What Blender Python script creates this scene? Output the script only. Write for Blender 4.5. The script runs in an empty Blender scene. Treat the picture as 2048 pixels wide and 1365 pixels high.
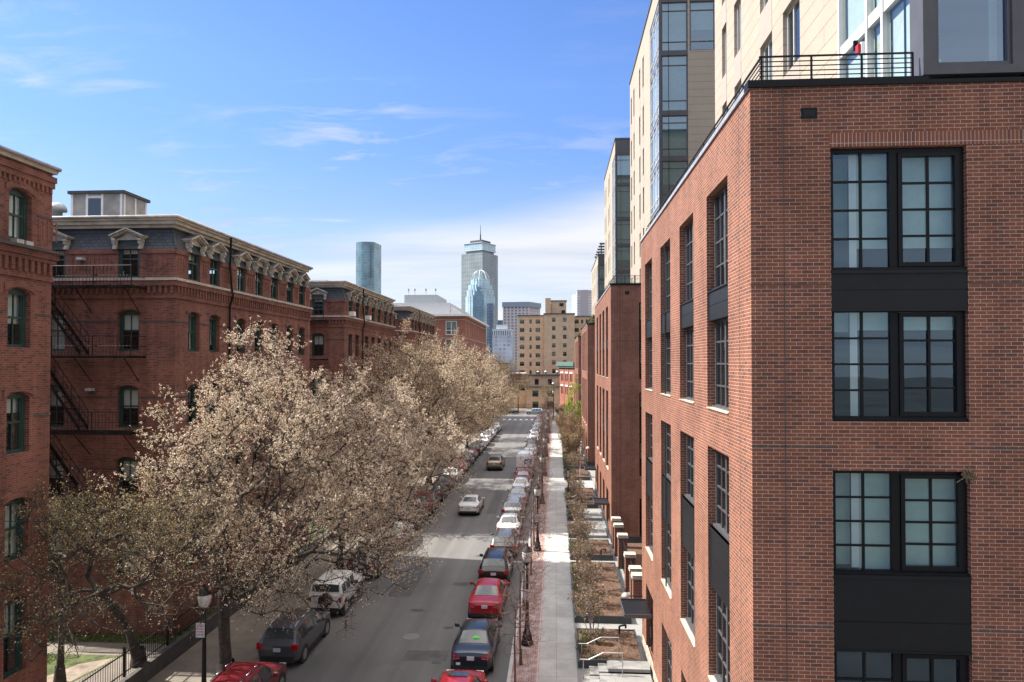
import bpy, math, random
import numpy as np
from mathutils import Vector
RAD = math.radians
rng = random.Random(11)
scene = bpy.context.scene
COL = scene.collection
WL = {}                       # world location of every empty / part, by object name

# ------------------------------------------------------------------ helpers
def put(name, data, parent=None, w=(0, 0, 0), rz=0.0):
    o = bpy.data.objects.new(name, data)
    COL.objects.link(o)
    w = Vector(w)
    if parent is not None:
        o.parent = parent
        o.location = w - WL[parent.name]
    else:
        o.location = w
    o.rotation_euler = (0, 0, rz)
    WL[o.name] = w
    return o

def tag(o, label=None, cat=None, group=None, kind=None):
    if label: o['label'] = label
    if cat: o['category'] = cat
    if group: o['group'] = group
    if kind: o['kind'] = kind
    return o

def thing(name, label, cat, loc=(0, 0, 0), rz=0.0, group=None):
    return tag(put(name, None, None, loc, rz), label, cat, group)

def copy_tree(o, parent=None):
    c = o.copy()
    COL.objects.link(c)
    if parent is not None:
        c.parent = parent
    WL[c.name] = WL.get(o.name, Vector((0, 0, 0)))
    for ch in o.children:
        copy_tree(ch, c)
    return c

class MB:
    def __init__(s):
        s.v, s.f, s.m = [], [], []
    def poly(s, pts, mi=0):
        n = len(s.v)
        s.v += [tuple(p) for p in pts]
        s.f.append(tuple(range(n, n + len(pts))))
        s.m.append(mi)
    def box(s, x0, x1, y0, y1, z0, z1, mi=0):
        if x0 > x1: x0, x1 = x1, x0
        if y0 > y1: y0, y1 = y1, y0
        n = len(s.v)
        s.v += [(x0, y0, z0), (x1, y0, z0), (x1, y1, z0), (x0, y1, z0), (x0, y0, z1), (x1, y0, z1), (x1, y1, z1), (x0, y1, z1)]
        for q in ((0, 3, 2, 1), (4, 5, 6, 7), (0, 1, 5, 4), (1, 2, 6, 5), (2, 3, 7, 6), (3, 0, 4, 7)):
            s.f.append(tuple(n + i for i in q)); s.m.append(mi)
        return s
    def tube(s, p0, p1, r0, r1=None, n=6, mi=0, caps=True):
        r1 = r0 if r1 is None else r1
        p0, p1 = Vector(p0), Vector(p1)
        d = (p1 - p0).normalized()
        a = d.orthogonal().normalized(); b = d.cross(a)
        k = len(s.v)
        for p, r in ((p0, r0), (p1, r1)):
            for i in range(n):
                t = 2 * math.pi * i / n
                s.v.append(tuple(p + a * (r * math.cos(t)) + b * (r * math.sin(t))))
        for i in range(n):
            j = (i + 1) % n
            s.f.append((k + i, k + j, k + n + j, k + n + i)); s.m.append(mi)
        if caps:
            s.f.append(tuple(k + i for i in reversed(range(n)))); s.m.append(mi)
            s.f.append(tuple(k + n + i for i in range(n))); s.m.append(mi)
        return s
    def path(s, pts, r, n=6, mi=0):
        for a, b in zip(pts[:-1], pts[1:]):
            s.tube(a, b, r, r, n, mi)
        return s
    def lathe(s, prof, c=(0, 0), n=12, mi=0):
        k = len(s.v)
        for (r, z) in prof:
            for i in range(n):
                t = 2 * math.pi * i / n
                s.v.append((c[0] + r * math.cos(t), c[1] + r * math.sin(t), z))
        for q in range(len(prof) - 1):
            for i in range(n):
                j = (i + 1) % n
                s.f.append((k + q * n + i, k + q * n + j, k + (q + 1) * n + j, k + (q + 1) * n + i)); s.m.append(mi)
        s.f.append(tuple(k + i for i in reversed(range(n)))); s.m.append(mi)
        q = len(prof) - 1
        s.f.append(tuple(k + q * n + i for i in range(n))); s.m.append(mi)
        return s
    def wheel(s, x0, x1, y, z, r, n=18, mi=0):
        return s.tube((x0, y, z), (x1, y, z), r, r, n, mi)
    def mesh(s, name, mats, smooth=False, sharp=None):
        me = bpy.data.meshes.new(name)
        me.from_pydata(s.v, [], s.f)
        for m in (mats if isinstance(mats, (list, tuple)) else [mats]):
            me.materials.append(m)
        me.polygons.foreach_set('material_index', s.m)
        if smooth:
            me.polygons.foreach_set('use_smooth', [True] * len(s.f))
            if sharp: me.set_sharp_from_angle(angle=RAD(sharp))
        me.update()
        return me
    def build(s, name, mats, parent=None, smooth=False, sharp=None, world=True, w=None, rz=0.0):
        """world=True: vertices are world coordinates; otherwise local to the parent"""
        me = s.mesh(name, mats, smooth, sharp)
        if w is not None:
            return put(name, me, parent, w, rz)
        if world:
            return put(name, me, parent, (0, 0, 0))
        return put(name, me, parent, WL[parent.name] if parent is not None else (0, 0, 0))

def np_mesh(name, V, F, mat, smooth=False):
    V = np.asarray(V, dtype=np.float32); F = np.asarray(F, dtype=np.int32)
    me = bpy.data.meshes.new(name)
    me.vertices.add(len(V)); me.vertices.foreach_set('co', V.ravel())
    nf, k = F.shape
    me.loops.add(nf * k); me.loops.foreach_set('vertex_index', F.ravel())
    me.polygons.add(nf)
    me.polygons.foreach_set('loop_start', np.arange(0, nf * k, k, dtype=np.int32))
    if smooth: me.polygons.foreach_set('use_smooth', np.ones(nf, dtype=bool))
    me.materials.append(mat)
    me.update(calc_edges=True); me.validate()
    return me

# ------------------------------------------------------------------ materials
def newmat(name):
    m = bpy.data.materials.new(name); m.use_nodes = True
    nt = m.node_tree
    return m, nt, nt.nodes['Principled BSDF'], nt.nodes['Material Output']

def nd(nt, typ, ins=None, **kw):
    n = nt.nodes.new(typ)
    for k, v in kw.items(): setattr(n, k, v)
    for k, v in (ins or {}).items():
        if hasattr(v, 'is_output') and v.is_output: nt.links.new(v, n.inputs[k])
        else: n.inputs[k].default_value = v
    return n
def math_(nt, op, a, b=None, c=None, clamp=False):
    n = nt.nodes.new('ShaderNodeMath'); n.operation = op; n.use_clamp = clamp
    for i, v in enumerate((a, b, c)):
        if v is None: continue
        if hasattr(v, 'is_output'): nt.links.new(v, n.inputs[i])
        else: n.inputs[i].default_value = v
    return n.outputs[0]
def mixc(nt, fac, a, b, mode='MIX'):
    n = nt.nodes.new('ShaderNodeMix'); n.data_type = 'RGBA'; n.blend_type = mode
    for i, v in ((0, fac), (6, a), (7, b)):
        if hasattr(v, 'is_output'): nt.links.new(v, n.inputs[i])
        else: n.inputs[i].default_value = (v if i == 0 else (*v, 1.0) if len(v) == 3 else v)
    return n.outputs[2]
def ramp(nt, fac, stops, interp='LINEAR'):
    n = nt.nodes.new('ShaderNodeValToRGB'); n.color_ramp.interpolation = interp
    e = n.color_ramp.elements
    while len(e) < len(stops): e.new(0.5)
    for i, (p, c) in enumerate(stops):
        e[i].position = p; e[i].color = (*c, 1.0) if len(c) == 3 else c
    nt.links.new(fac, n.inputs[0])
    return n.outputs[0]

def simple(name, col, rough=0.6, metal=0.0, var=0.12, vscale=3.0, spec=0.5, bump=0.0, bscale=40.0, coat=0.0):
    m, nt, b, out = newmat(name)
    tc = nd(nt, 'ShaderNodeTexCoord')
    c2 = tuple(max(0, c * (1 - 2 * var)) for c in col); c1 = tuple(min(1, c * (1 + var)) for c in col)
    if var > 0:
        no = nd(nt, 'ShaderNodeTexNoise', {'Vector': tc.outputs['Object'], 'Scale': vscale, 'Detail': 6.0, 'Roughness': 0.65})
        colr = ramp(nt, no.outputs['Fac'], [(0.3, c2), (0.7, c1)])
        nt.links.new(colr, b.inputs['Base Color'])
    else:
        b.inputs['Base Color'].default_value = (*col, 1)
    b.inputs['Roughness'].default_value = rough
    b.inputs['Metallic'].default_value = metal
    b.inputs['Specular IOR Level'].default_value = spec
    b.inputs['Coat Weight'].default_value = coat
    b.inputs['Coat Roughness'].default_value = 0.04
    if bump > 0:
        n2 = nd(nt, 'ShaderNodeTexNoise', {'Vector': tc.outputs['Object'], 'Scale': bscale, 'Detail': 4.0})
        bp = nd(nt, 'ShaderNodeBump', {'Strength': bump, 'Distance': 0.02, 'Height': n2.outputs['Fac']})
        nt.links.new(bp.outputs[0], b.inputs['Normal'])
    return m

def wall_uv(nt, swap=False):
    """object coordinates unrolled on a vertical wall: (along the wall, height)"""
    tc = nd(nt, 'ShaderNodeTexCoord')
    s = nd(nt, 'ShaderNodeSeparateXYZ', {0: tc.outputs['Object']})
    n = nd(nt, 'ShaderNodeSeparateXYZ', {0: tc.outputs['Normal']})
    g = math_(nt, 'GREATER_THAN', math_(nt, 'ABSOLUTE', n.outputs[0]), 0.6)
    mx = nd(nt, 'ShaderNodeMix', {0: g, 2: s.outputs[0], 3: s.outputs[1]})
    u, v = mx.outputs[0], s.outputs[2]
    up = math_(nt, 'GREATER_THAN', math_(nt, 'ABSOLUTE', n.outputs[2]), 0.75)
    vv = nd(nt, 'ShaderNodeMix', {0: up, 2: v, 3: s.outputs[1]}).outputs[0]
    cb = nd(nt, 'ShaderNodeCombineXYZ', {0: vv if swap else u, 1: u if swap else vv})
    return tc, cb.outputs[0]

def brick(name, c1, c2, c3, mortar, bw=0.235, rh=0.078, ms=0.009, swap=False, dirt=0.35, rough=0.85, off=0.5, streak=0.0, ms_smooth=0.1):
    m, nt, b, out = newmat(name)
    tc, uv = wall_uv(nt, swap)
    br = nd(nt, 'ShaderNodeTexBrick', {'Vector': uv, 'Color1': (*c1, 1), 'Color2': (*c2, 1), 'Mortar': (*mortar, 1), 'Scale': 1.0,
                                      'Mortar Size': ms, 'Mortar Smooth': ms_smooth, 'Bias': -0.1, 'Brick Width': bw, 'Row Height': rh}, offset=off)
    # a second brick lattice gives occasional odd bricks
    br2 = nd(nt, 'ShaderNodeTexBrick', {'Vector': uv, 'Color1': (0, 0, 0, 1), 'Color2': (1, 1, 1, 1), 'Mortar': (0, 0, 0, 1), 'Scale': 1.0,
                                       'Mortar Size': 0.0, 'Bias': 0.0, 'Brick Width': bw, 'Row Height': rh}, offset=off)
    odd = math_(nt, 'MULTIPLY', math_(nt, 'GREATER_THAN', br2.outputs['Color'], 0.8), math_(nt, 'SUBTRACT', 1.0, br.outputs['Fac']))
    c = mixc(nt, math_(nt, 'MULTIPLY', odd, 0.6), br.outputs['Color'], c3)
    no = nd(nt, 'ShaderNodeTexNoise', {'Vector': tc.outputs['Object'], 'Scale': 0.55, 'Detail': 7.0, 'Roughness': 0.7})
    d = ramp(nt, no.outputs['Fac'], [(0.25, (1 - dirt,) * 3), (0.6, (1.0,) * 3), (0.85, (1 + dirt * .35,) * 3)])
    c = mixc(nt, 1.0, c, d, 'MULTIPLY')
    n2 = nd(nt, 'ShaderNodeTexNoise', {'Vector': tc.outputs['Object'], 'Scale': 24.0, 'Detail': 3.0})
    c = mixc(nt, 0.35, c, ramp(nt, n2.outputs['Fac'], [(0.2, (0.6,) * 3), (0.8, (1.35,) * 3)]), 'MULTIPLY')
    if streak > 0:
        sp = nd(nt, 'ShaderNodeMapping', {'Vector': uv, 'Scale': (1.3, 0.09, 1)})
        n3 = nd(nt, 'ShaderNodeTexNoise', {'Vector': sp.outputs[0], 'Scale': 1.6, 'Detail': 5.0, 'Roughness': 0.7})
        c = mixc(nt, streak, c, ramp(nt, n3.outputs['Fac'], [(0.35, (0.45, 0.42, 0.40)), (0.6, (1.0, 1.0, 1.0)), (0.8, (1.15, 1.1, 1.05))]), 'MULTIPLY')
    nt.links.new(c, b.inputs['Base Color'])
    b.inputs['Roughness'].default_value = rough
    b.inputs['Specular IOR Level'].default_value = 0.25
    bp = nd(nt, 'ShaderNodeBump', {'Strength': 0.5, 'Distance': 0.008, 'Height': math_(nt, 'SUBTRACT', 1.0, br.outputs['Fac'])})
    nt.links.new(bp.outputs[0], b.inputs['Normal'])
    return m

def glass(name, tint=(0.72, 0.80, 0.78), gloss=1.0, ior=1.6, wave=0.0, rtint=(0.92, 0.96, 1.0)):
    m, nt, b, out = newmat(name)
    nt.nodes.remove(b)
    ge = nd(nt, 'ShaderNodeNewGeometry')
    dt = nd(nt, 'ShaderNodeVectorMath', {0: ge.outputs['Incoming'], 1: ge.outputs['Normal']}, operation='DOT_PRODUCT')
    f0 = ((ior - 1) / (ior + 1)) ** 2
    fr = math_(nt, 'MULTIPLY_ADD', math_(nt, 'POWER', math_(nt, 'SUBTRACT', 1.0, math_(nt, 'ABSOLUTE', dt.outputs['Value'])), 5.0), 1 - f0, f0)
    gl = nd(nt, 'ShaderNodeBsdfGlossy', {'Color': (*rtint, 1), 'Roughness': 0.012})
    if wave > 0:
        tc = nd(nt, 'ShaderNodeTexCoord')
        no = nd(nt, 'ShaderNodeTexNoise', {'Vector': tc.outputs['Object'], 'Scale': 1.3, 'Detail': 1.0})
        bp = nd(nt, 'ShaderNodeBump', {'Strength': wave, 'Distance': 0.02, 'Height': no.outputs['Fac']})
        nt.links.new(bp.outputs[0], gl.inputs['Normal'])
    tr = nd(nt, 'ShaderNodeBsdfTransparent', {'Color': (*tint, 1)})
    mx = nd(nt, 'ShaderNodeMixShader', {0: math_(nt, 'MULTIPLY', fr, gloss, clamp=True), 1: tr.outputs[0], 2: gl.outputs[0]})
    nt.links.new(mx.outputs[0], out.inputs[0])
    return m

def facade_grid(name, glassc, framec, bw, rh, ms, rough=0.12, metal=0.0, glass2=None, off=0.0, var=0.4, wscale=None):
    """curtain wall of a far tower: panes and mullions as a surface pattern"""
    m, nt, b, out = newmat(name)
    tc, uv = wall_uv(nt)
    br = nd(nt, 'ShaderNodeTexBrick', {'Vector': uv, 'Color1': (*glassc, 1), 'Color2': (*(glass2 or glassc), 1), 'Mortar': (*framec, 1), 'Scale': 1.0,
                                      'Mortar Size': ms, 'Mortar Smooth': 0.0, 'Bias': 0.0, 'Brick Width': bw, 'Row Height': rh}, offset=off)
    no = nd(nt, 'ShaderNodeTexNoise', {'Vector': tc.outputs['Object'], 'Scale': wscale or 0.05, 'Detail': 4.0})
    c = mixc(nt, 1.0, br.outputs['Color'], ramp(nt, no.outputs['Fac'], [(0.3, (1 - var,) * 3), (0.7, (1 + var * .5,) * 3)]), 'MULTIPLY')
    nt.links.new(c, b.inputs['Base Color'])
    r = math_(nt, 'MULTIPLY_ADD', br.outputs['Fac'], 0.6, rough)
    nt.links.new(r, b.inputs['Roughness'])
    b.inputs['Specular IOR Level'].default_value = 0.8
    b.inputs['Metallic'].default_value = metal
    return m

M = {}
# new apartment blocks: purple brown brick, light mortar
M['brick_new'] = brick('brown_red_brick', (0.245, 0.088, 0.050), (0.190, 0.070, 0.043), (0.135, 0.056, 0.042), (0.50, 0.385, 0.30), 0.235, 0.078, 0.0056, dirt=0.38, streak=0.34)
M['brick_soldier'] = brick('brown_red_brick_on_end', (0.225, 0.082, 0.050), (0.180, 0.066, 0.042), (0.13, 0.055, 0.042), (0.48, 0.38, 0.30), 0.262, 0.078, 0.0058, swap=True, dirt=0.2, off=0.0)
# old hospital blocks: deep red brick
M['brick_old'] = brick('old_red_brick', (0.24, 0.090, 0.062), (0.175, 0.064, 0.046), (0.105, 0.049, 0.042), (0.27, 0.18, 0.14), 0.22, 0.075, 0.006, dirt=0.42, streak=0.55)
M['brick_far'] = brick('orange_red_brick', (0.30, 0.105, 0.066), (0.25, 0.085, 0.055), (0.18, 0.07, 0.05), (0.36, 0.24, 0.19), 0.3, 0.1, 0.008, dirt=0.2)
M['brick_tan'] = brick('tan_brick', (0.56, 0.40, 0.26), (0.50, 0.35, 0.22), (0.42, 0.28, 0.175), (0.55, 0.45, 0.34), 0.4, 0.14, 0.008, dirt=0.22)
M['slate'] = brick('grey_slate_shingles', (0.075, 0.080, 0.085), (0.05, 0.053, 0.058), (0.10, 0.098, 0.09), (0.028, 0.028, 0.03), 0.28, 0.16, 0.012, dirt=0.35, rough=0.7)
M['panel'] = brick('cream_cladding_panels', (0.385, 0.325, 0.25), (0.36, 0.305, 0.235), (0.37, 0.31, 0.24), (0.17, 0.14, 0.105), 40.0, 0.56, 0.012, dirt=0.1, rough=0.6)
M['panel_taupe'] = simple('taupe_panel', (0.36, 0.29, 0.235), 0.55, var=0.05)
M['stone'] = simple('pale_sandstone', (0.42, 0.37, 0.30), 0.8, var=0.2)
M['cornice'] = simple('weathered_cream_paint', (0.50, 0.45, 0.36), 0.6, var=0.22, vscale=1.5)
M['hood'] = simple('weathered_cream_woodwork', (0.45, 0.41, 0.34), 0.65, var=0.28, vscale=5)
M['gutter'] = simple('galvanised_gutter', (0.55, 0.53, 0.50), 0.35, metal=0.5, var=0.2, vscale=2)
M['green'] = simple('dark_green_paint', (0.022, 0.055, 0.048), 0.45, var=0.2)
M['black'] = simple('black_coated_metal', (0.006, 0.0065, 0.008), 0.45, var=0.15, vscale=6, spec=.22)
M['blacksp'] = simple('charcoal_spandrel_metal', (0.009, 0.010, 0.012), 0.42, var=0.12, vscale=2, spec=.28)
M['greyframe'] = simple('dark_grey_aluminium', (0.075, 0.072, 0.075), 0.4, var=0.08)
M['alu'] = simple('light_grey_aluminium', (0.50, 0.49, 0.48), 0.4, var=0.06)
M['white'] = simple('white_paint', (0.75, 0.74, 0.72), 0.5, var=0.06)
M['iron'] = simple('black_wrought_iron', (0.012, 0.011, 0.011), 0.6, var=0.3, spec=.25)
M['rust'] = simple('rusty_fire_escape_iron', (0.022, 0.016, 0.014), 0.8, var=0.4, spec=.1)
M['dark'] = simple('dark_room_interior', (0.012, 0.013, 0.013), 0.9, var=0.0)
M['blind'] = simple('pale_roller_blind', (0.50, 0.605, 0.555), 0.9, var=0.06)
M['blindw'] = simple('white_window_shade', (0.84, 0.82, 0.76), 0.9, var=0.05)
M['shade_grey'] = simple('pale_grey_shade', (0.45, 0.485, 0.475), 0.9, var=0.05)
M['curtain'] = simple('white_curtain', (0.8, 0.8, 0.78), 0.9, var=0.03)
M['greenroom'] = simple('sage_room_wall', (0.16, 0.24, 0.19), 0.9, var=0.05)
M['glass'] = glass('window_glass', (0.80, 0.87, 0.84), 1.5, 1.5, wave=0.02)
M['glass_coated'] = glass('coated_window_glass', (0.78, 0.87, 0.85), 3.4, 1.5, wave=0.05, rtint=(0.55, 0.77, 1.0))
M['glass_dark'] = glass('tinted_window_glass', (0.38, 0.44, 0.42), 1.5, 1.55, wave=0.03)
M['glass_sky'] = glass('big_sky_reflecting_glass', (0.50, 0.60, 0.58), 6.0, 1.6, rtint=(0.66, 0.84, 1.0))
M['carglass'] = simple('car_window_glass', (0.035, 0.045, 0.048), 0.05, var=0.0, spec=0.9)
M['roofing'] = simple('grey_roof_membrane', (0.12, 0.12, 0.12), 0.9, var=0.2)
M['solar'] = simple('dark_solar_panel', (0.015, 0.02, 0.035), 0.12, var=0.1)
M['greyclad'] = simple('grey_metal_cladding', (0.36, 0.38, 0.39), 0.45, var=0.08)
M['vinyl'] = simple('dirty_grey_siding', (0.36, 0.34, 0.31), 0.8, var=0.2, vscale=1.2)
M['tyre'] = simple('black_rubber_tyre', (0.012, 0.012, 0.013), 0.8, var=0.1)
M['rim'] = simple('silver_alloy_rim', (0.45, 0.45, 0.46), 0.3, metal=0.8, var=0.05)
M['redlens'] = simple('red_tail_lamp', (0.33, 0.008, 0.012), 0.15, var=0.05, spec=0.7)
M['plate'] = simple('number_plate_white', (0.55, 0.55, 0.58), 0.4, var=0.12, vscale=20)
M['trim'] = simple('black_plastic_trim', (0.02, 0.02, 0.021), 0.6, var=0.1)
M['chrome'] = simple('polished_chrome', (0.7, 0.7, 0.72), 0.12, metal=1.0, var=0.0)
M['steel'] = simple('brushed_steel', (0.5, 0.5, 0.5), 0.3, metal=0.9, var=0.05)
M['bark'] = simple('grey_brown_bark', (0.060, 0.050, 0.042), 0.95, var=0.35, vscale=5, bump=0.5)
M['bark_pale'] = simple('pale_grey_bark', (0.20, 0.18, 0.16), 0.9, var=0.3, vscale=6)
M['twig_red'] = simple('reddish_brown_twig', (0.125, 0.075, 0.06), 0.9, var=0.25, vscale=8)
M['twig_tan'] = simple('dry_tan_twig', (0.24, 0.175, 0.10), 0.9, var=0.3, vscale=4)
M['concrete_dark'] = simple('dark_weathered_wall', (0.07, 0.065, 0.06), 0.8, var=0.2)
M['planter'] = simple('dark_grey_planter_steel', (0.045, 0.048, 0.052), 0.5, var=0.15)
M['redbox'] = simple('red_alarm_plastic', (0.35, 0.01, 0.015), 0.4, var=0.0)
M['frost'] = simple('frosted_lamp_glass', (0.55, 0.53, 0.50), 0.25, var=0.15, vscale=8)
M['copper'] = simple('green_copper_cornice', (0.085, 0.15, 0.12), 0.7, var=0.2)

def leafmat(name, stops, clump=None, transl=0.3):
    m, nt, b, out = newmat(name)
    g = nd(nt, 'ShaderNodeNewGeometry')
    c = ramp(nt, g.outputs['Random Per Island'], stops)
    if clump:
        tc = nd(nt, 'ShaderNodeTexCoord')
        no = nd(nt, 'ShaderNodeTexNoise', {'Vector': tc.outputs['Object'], 'Scale': clump[0], 'Detail': 3.0})
        f = ramp(nt, no.outputs['Fac'], [(0.4, (0, 0, 0)), (0.62, (1, 1, 1))])
        c = mixc(nt, math_(nt, 'MULTIPLY', f, clump[1]), c, clump[2])
    nt.links.new(c, b.inputs['Base Color'])
    b.inputs['Roughness'].default_value = 0.8
    b.inputs['Specular IOR Level'].default_value = 0.15
    tl = nd(nt, 'ShaderNodeBsdfTranslucent', {'Color': c})
    mx = nd(nt, 'ShaderNodeMixShader', {0: transl, 1: b.outputs[0], 2: tl.outputs[0]})
    nt.links.new(mx.outputs[0], out.inputs[0])
    return m
M['blossom'] = leafmat('cream_blossom', [(0.0, (0.20, 0.125, 0.065)), (0.2, (0.44, 0.30, 0.18)), (0.45, (0.74, 0.61, 0.46)), (1.0, (0.88, 0.81, 0.70))], (0.5, 0.45, (0.42, 0.30, 0.17)))
M['blossom_far'] = leafmat('tan_blossom', [(0.0, (0.20, 0.135, 0.075)), (0.3, (0.42, 0.30, 0.185)), (0.65, (0.62, 0.49, 0.35)), (1.0, (0.82, 0.73, 0.60))], (0.35, 0.45, (0.38, 0.275, 0.155)))
M['blossom_dull'] = leafmat('brownish_opening_leaf', [(0.0, (0.10, 0.08, 0.035)), (0.4, (0.24, 0.18, 0.075)), (0.8, (0.40, 0.31, 0.18)), (1.0, (0.62, 0.52, 0.38))], (0.6, 0.4, (0.15, 0.13, 0.05)))
M['redbud'] = leafmat('red_bud', [(0, (0.16, 0.05, 0.04)), (0.7, (0.30, 0.10, 0.07)), (1, (0.30, 0.2, 0.06))])
M['dryleaf'] = leafmat('dry_tan_leaf', [(0, (0.11, 0.070, 0.042)), (0.5, (0.235, 0.155, 0.092)), (1, (0.40, 0.29, 0.18))])
M['evergreen'] = leafmat('grey_green_groundcover', [(0, (0.04, 0.05, 0.025)), (0.5, (0.10, 0.11, 0.055)), (1, (0.24, 0.2, 0.11))])
M['freshleaf'] = leafmat('fresh_yellow_green_leaf', [(0, (0.16, 0.22, 0.03)), (0.6, (0.33, 0.42, 0.06)), (1, (0.5, 0.58, 0.12))])
M['lawnblade'] = leafmat('lawn_blade', [(0, (0.04, 0.06, 0.012)), (1, (0.13, 0.17, 0.04))])

def asphalt():
    m, nt, b, out = newmat('worn_asphalt')
    tc = nd(nt, 'ShaderNodeTexCoord')
    n1 = nd(nt, 'ShaderNodeTexNoise', {'Vector': tc.outputs['Object'], 'Scale': 0.18, 'Detail': 8.0, 'Roughness': 0.7})
    c = ramp(nt, n1.outputs['Fac'], [(0.3, (0.098, 0.096, 0.094)), (0.7, (0.130, 0.127, 0.123))])
    n2 = nd(nt, 'ShaderNodeTexNoise', {'Vector': tc.outputs['Object'], 'Scale': 60.0, 'Detail': 3.0})
    c = mixc(nt, 0.6, c, ramp(nt, n2.outputs['Fac'], [(0.3, (0.65,) * 3), (0.7, (1.3,) * 3)]), 'MULTIPLY')
    mp = nd(nt, 'ShaderNodeMapping', {'Vector': tc.outputs['Object'], 'Scale': (1.1, 0.03, 1)})   # worn wheel tracks along the street
    n3 = nd(nt, 'ShaderNodeTexNoise', {'Vector': mp.outputs[0], 'Scale': 1.0, 'Detail': 4.0})
    c = mixc(nt, 0.7, c, ramp(nt, n3.outputs['Fac'], [(0.35, (0.78,) * 3), (0.65, (1.22,) * 3)]), 'MULTIPLY')
    vo = nd(nt, 'ShaderNodeTexVoronoi', {'Vector': nd(nt, 'ShaderNodeMapping', {'Vector': mixc(nt, 0.08, tc.outputs['Object'], nd(nt, 'ShaderNodeTexNoise', {'Vector': tc.outputs['Object'], 'Scale': 0.8, 'Detail': 5.0}).outputs['Color'], 'ADD'), 'Scale': (0.16, 0.07, 1)}).outputs[0]}, feature='DISTANCE_TO_EDGE')
    crack = ramp(nt, vo.outputs['Distance'], [(0.0, (0.55,) * 3), (0.004, (1.0,) * 3)])
    c = mixc(nt, 0.7, c, crack, 'MULTIPLY')
    nt.links.new(c, b.inputs['Base Color'])
    b.inputs['Roughness'].default_value = 0.8
    bp = nd(nt, 'ShaderNodeBump', {'Strength': 0.4, 'Distance': 0.01, 'Height': n2.outputs['Fac']})
    nt.links.new(bp.outputs[0], b.inputs['Normal'])
    return m
M['asphalt'] = asphalt()

def paving(name, c1, c2, mort, bw, rh, ms, dirt=0.25, off=0.0, rough=0.85, rot=0.0, salt=0.0):
    m, nt, b, out = newmat(name)
    tc = nd(nt, 'ShaderNodeTexCoord')
    mp = nd(nt, 'ShaderNodeMapping', {'Vector': tc.outputs['Object'], 'Rotation': (0, 0, rot)})
    br = nd(nt, 'ShaderNodeTexBrick', {'Vector': mp.outputs[0], 'Color1': (*c1, 1), 'Color2': (*c2, 1), 'Mortar': (*mort, 1), 'Scale': 1.0, 'Mortar Size': ms,
                                      'Mortar Smooth': 0.1, 'Brick Width': bw, 'Row Height': rh}, offset=off)
    no = nd(nt, 'ShaderNodeTexNoise', {'Vector': tc.outputs['Object'], 'Scale': 0.7, 'Detail': 8.0, 'Roughness': 0.7})
    c = mixc(nt, 1.0, br.outputs['Color'], ramp(nt, no.outputs['Fac'], [(0.3, (1 - dirt,) * 3), (0.7, (1 + dirt * .4,) * 3)]), 'MULTIPLY')
    n2 = nd(nt, 'ShaderNodeTexNoise', {'Vector': tc.outputs['Object'], 'Scale': 35.0, 'Detail': 3.0})
    c = mixc(nt, 0.4, c, ramp(nt, n2.outputs['Fac'], [(0.3, (0.75,) * 3), (0.7, (1.2,) * 3)]), 'MULTIPLY')
    if salt > 0:   # white efflorescence on the joints and bricks
        n3 = nd(nt, 'ShaderNodeTexNoise', {'Vector': tc.outputs['Object'], 'Scale': 2.2, 'Detail': 6.0, 'Roughness': 0.8})
        f = ramp(nt, n3.outputs['Fac'], [(0.48, (0, 0, 0)), (0.66, (1, 1, 1))])
        c = mixc(nt, math_(nt, 'MULTIPLY', f, salt), c, (0.55, 0.52, 0.52))
    nt.links.new(c, b.inputs['Base Color'])
    b.inputs['Roughness'].default_value = rough
    return m
M['walk'] = paving('pale_concrete_slabs', (0.40, 0.395, 0.372), (0.365, 0.36, 0.34), (0.24, 0.23, 0.21), 40.0, 1.7, 0.012, dirt=0.30)
M['walk_old'] = paving('old_tan_concrete', (0.20, 0.172, 0.142), (0.18, 0.153, 0.128), (0.14, 0.12, 0.1), 1.9, 1.9, 0.015, dirt=0.35)
M['brickpave'] = paving('red_brick_pavers', (0.19, 0.085, 0.068), (0.25, 0.13, 0.105), (0.36, 0.32, 0.30), 0.20, 0.115, 0.011, dirt=0.25, off=0.5, salt=0.55)
M['brickedge'] = paving('brick_edging', (0.27, 0.12, 0.095), (0.36, 0.22, 0.19), (0.5, 0.44, 0.42), 0.2, 0.1, 0.012, dirt=0.2, salt=0.4)
M['granite'] = paving('granite_kerb', (0.40, 0.385, 0.38), (0.44, 0.42, 0.41), (0.15, 0.14, 0.14), 4.0, 1.8, 0.012, dirt=0.2)
M['paver_grey'] = paving('grey_patio_slabs', (0.25, 0.25, 0.238), (0.22, 0.22, 0.21), (0.2, 0.2, 0.2), 1.2, 1.2, 0.012, dirt=0.18)
M['marking'] = simple('worn_white_road_paint', (0.62, 0.62, 0.60), 0.7, var=0.25, vscale=4)
M['earth'] = simple('bare_city_ground', (0.075, 0.070, 0.062), 0.95, var=0.3, vscale=0.05)
M['mulch'] = simple('red_brown_mulch', (0.115, 0.062, 0.036), 0.95, var=0.45, vscale=9, bump=0.9, bscale=16)
M['lawn'] = simple('short_patchy_lawn', (0.075, 0.095, 0.026), 0.95, var=0.4, vscale=3, bump=0.7, bscale=30)
M['pale_earth'] = simple('pale_bare_soil', (0.26, 0.21, 0.165), 0.95, var=0.25, vscale=2, bump=0.5, bscale=20)

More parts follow.
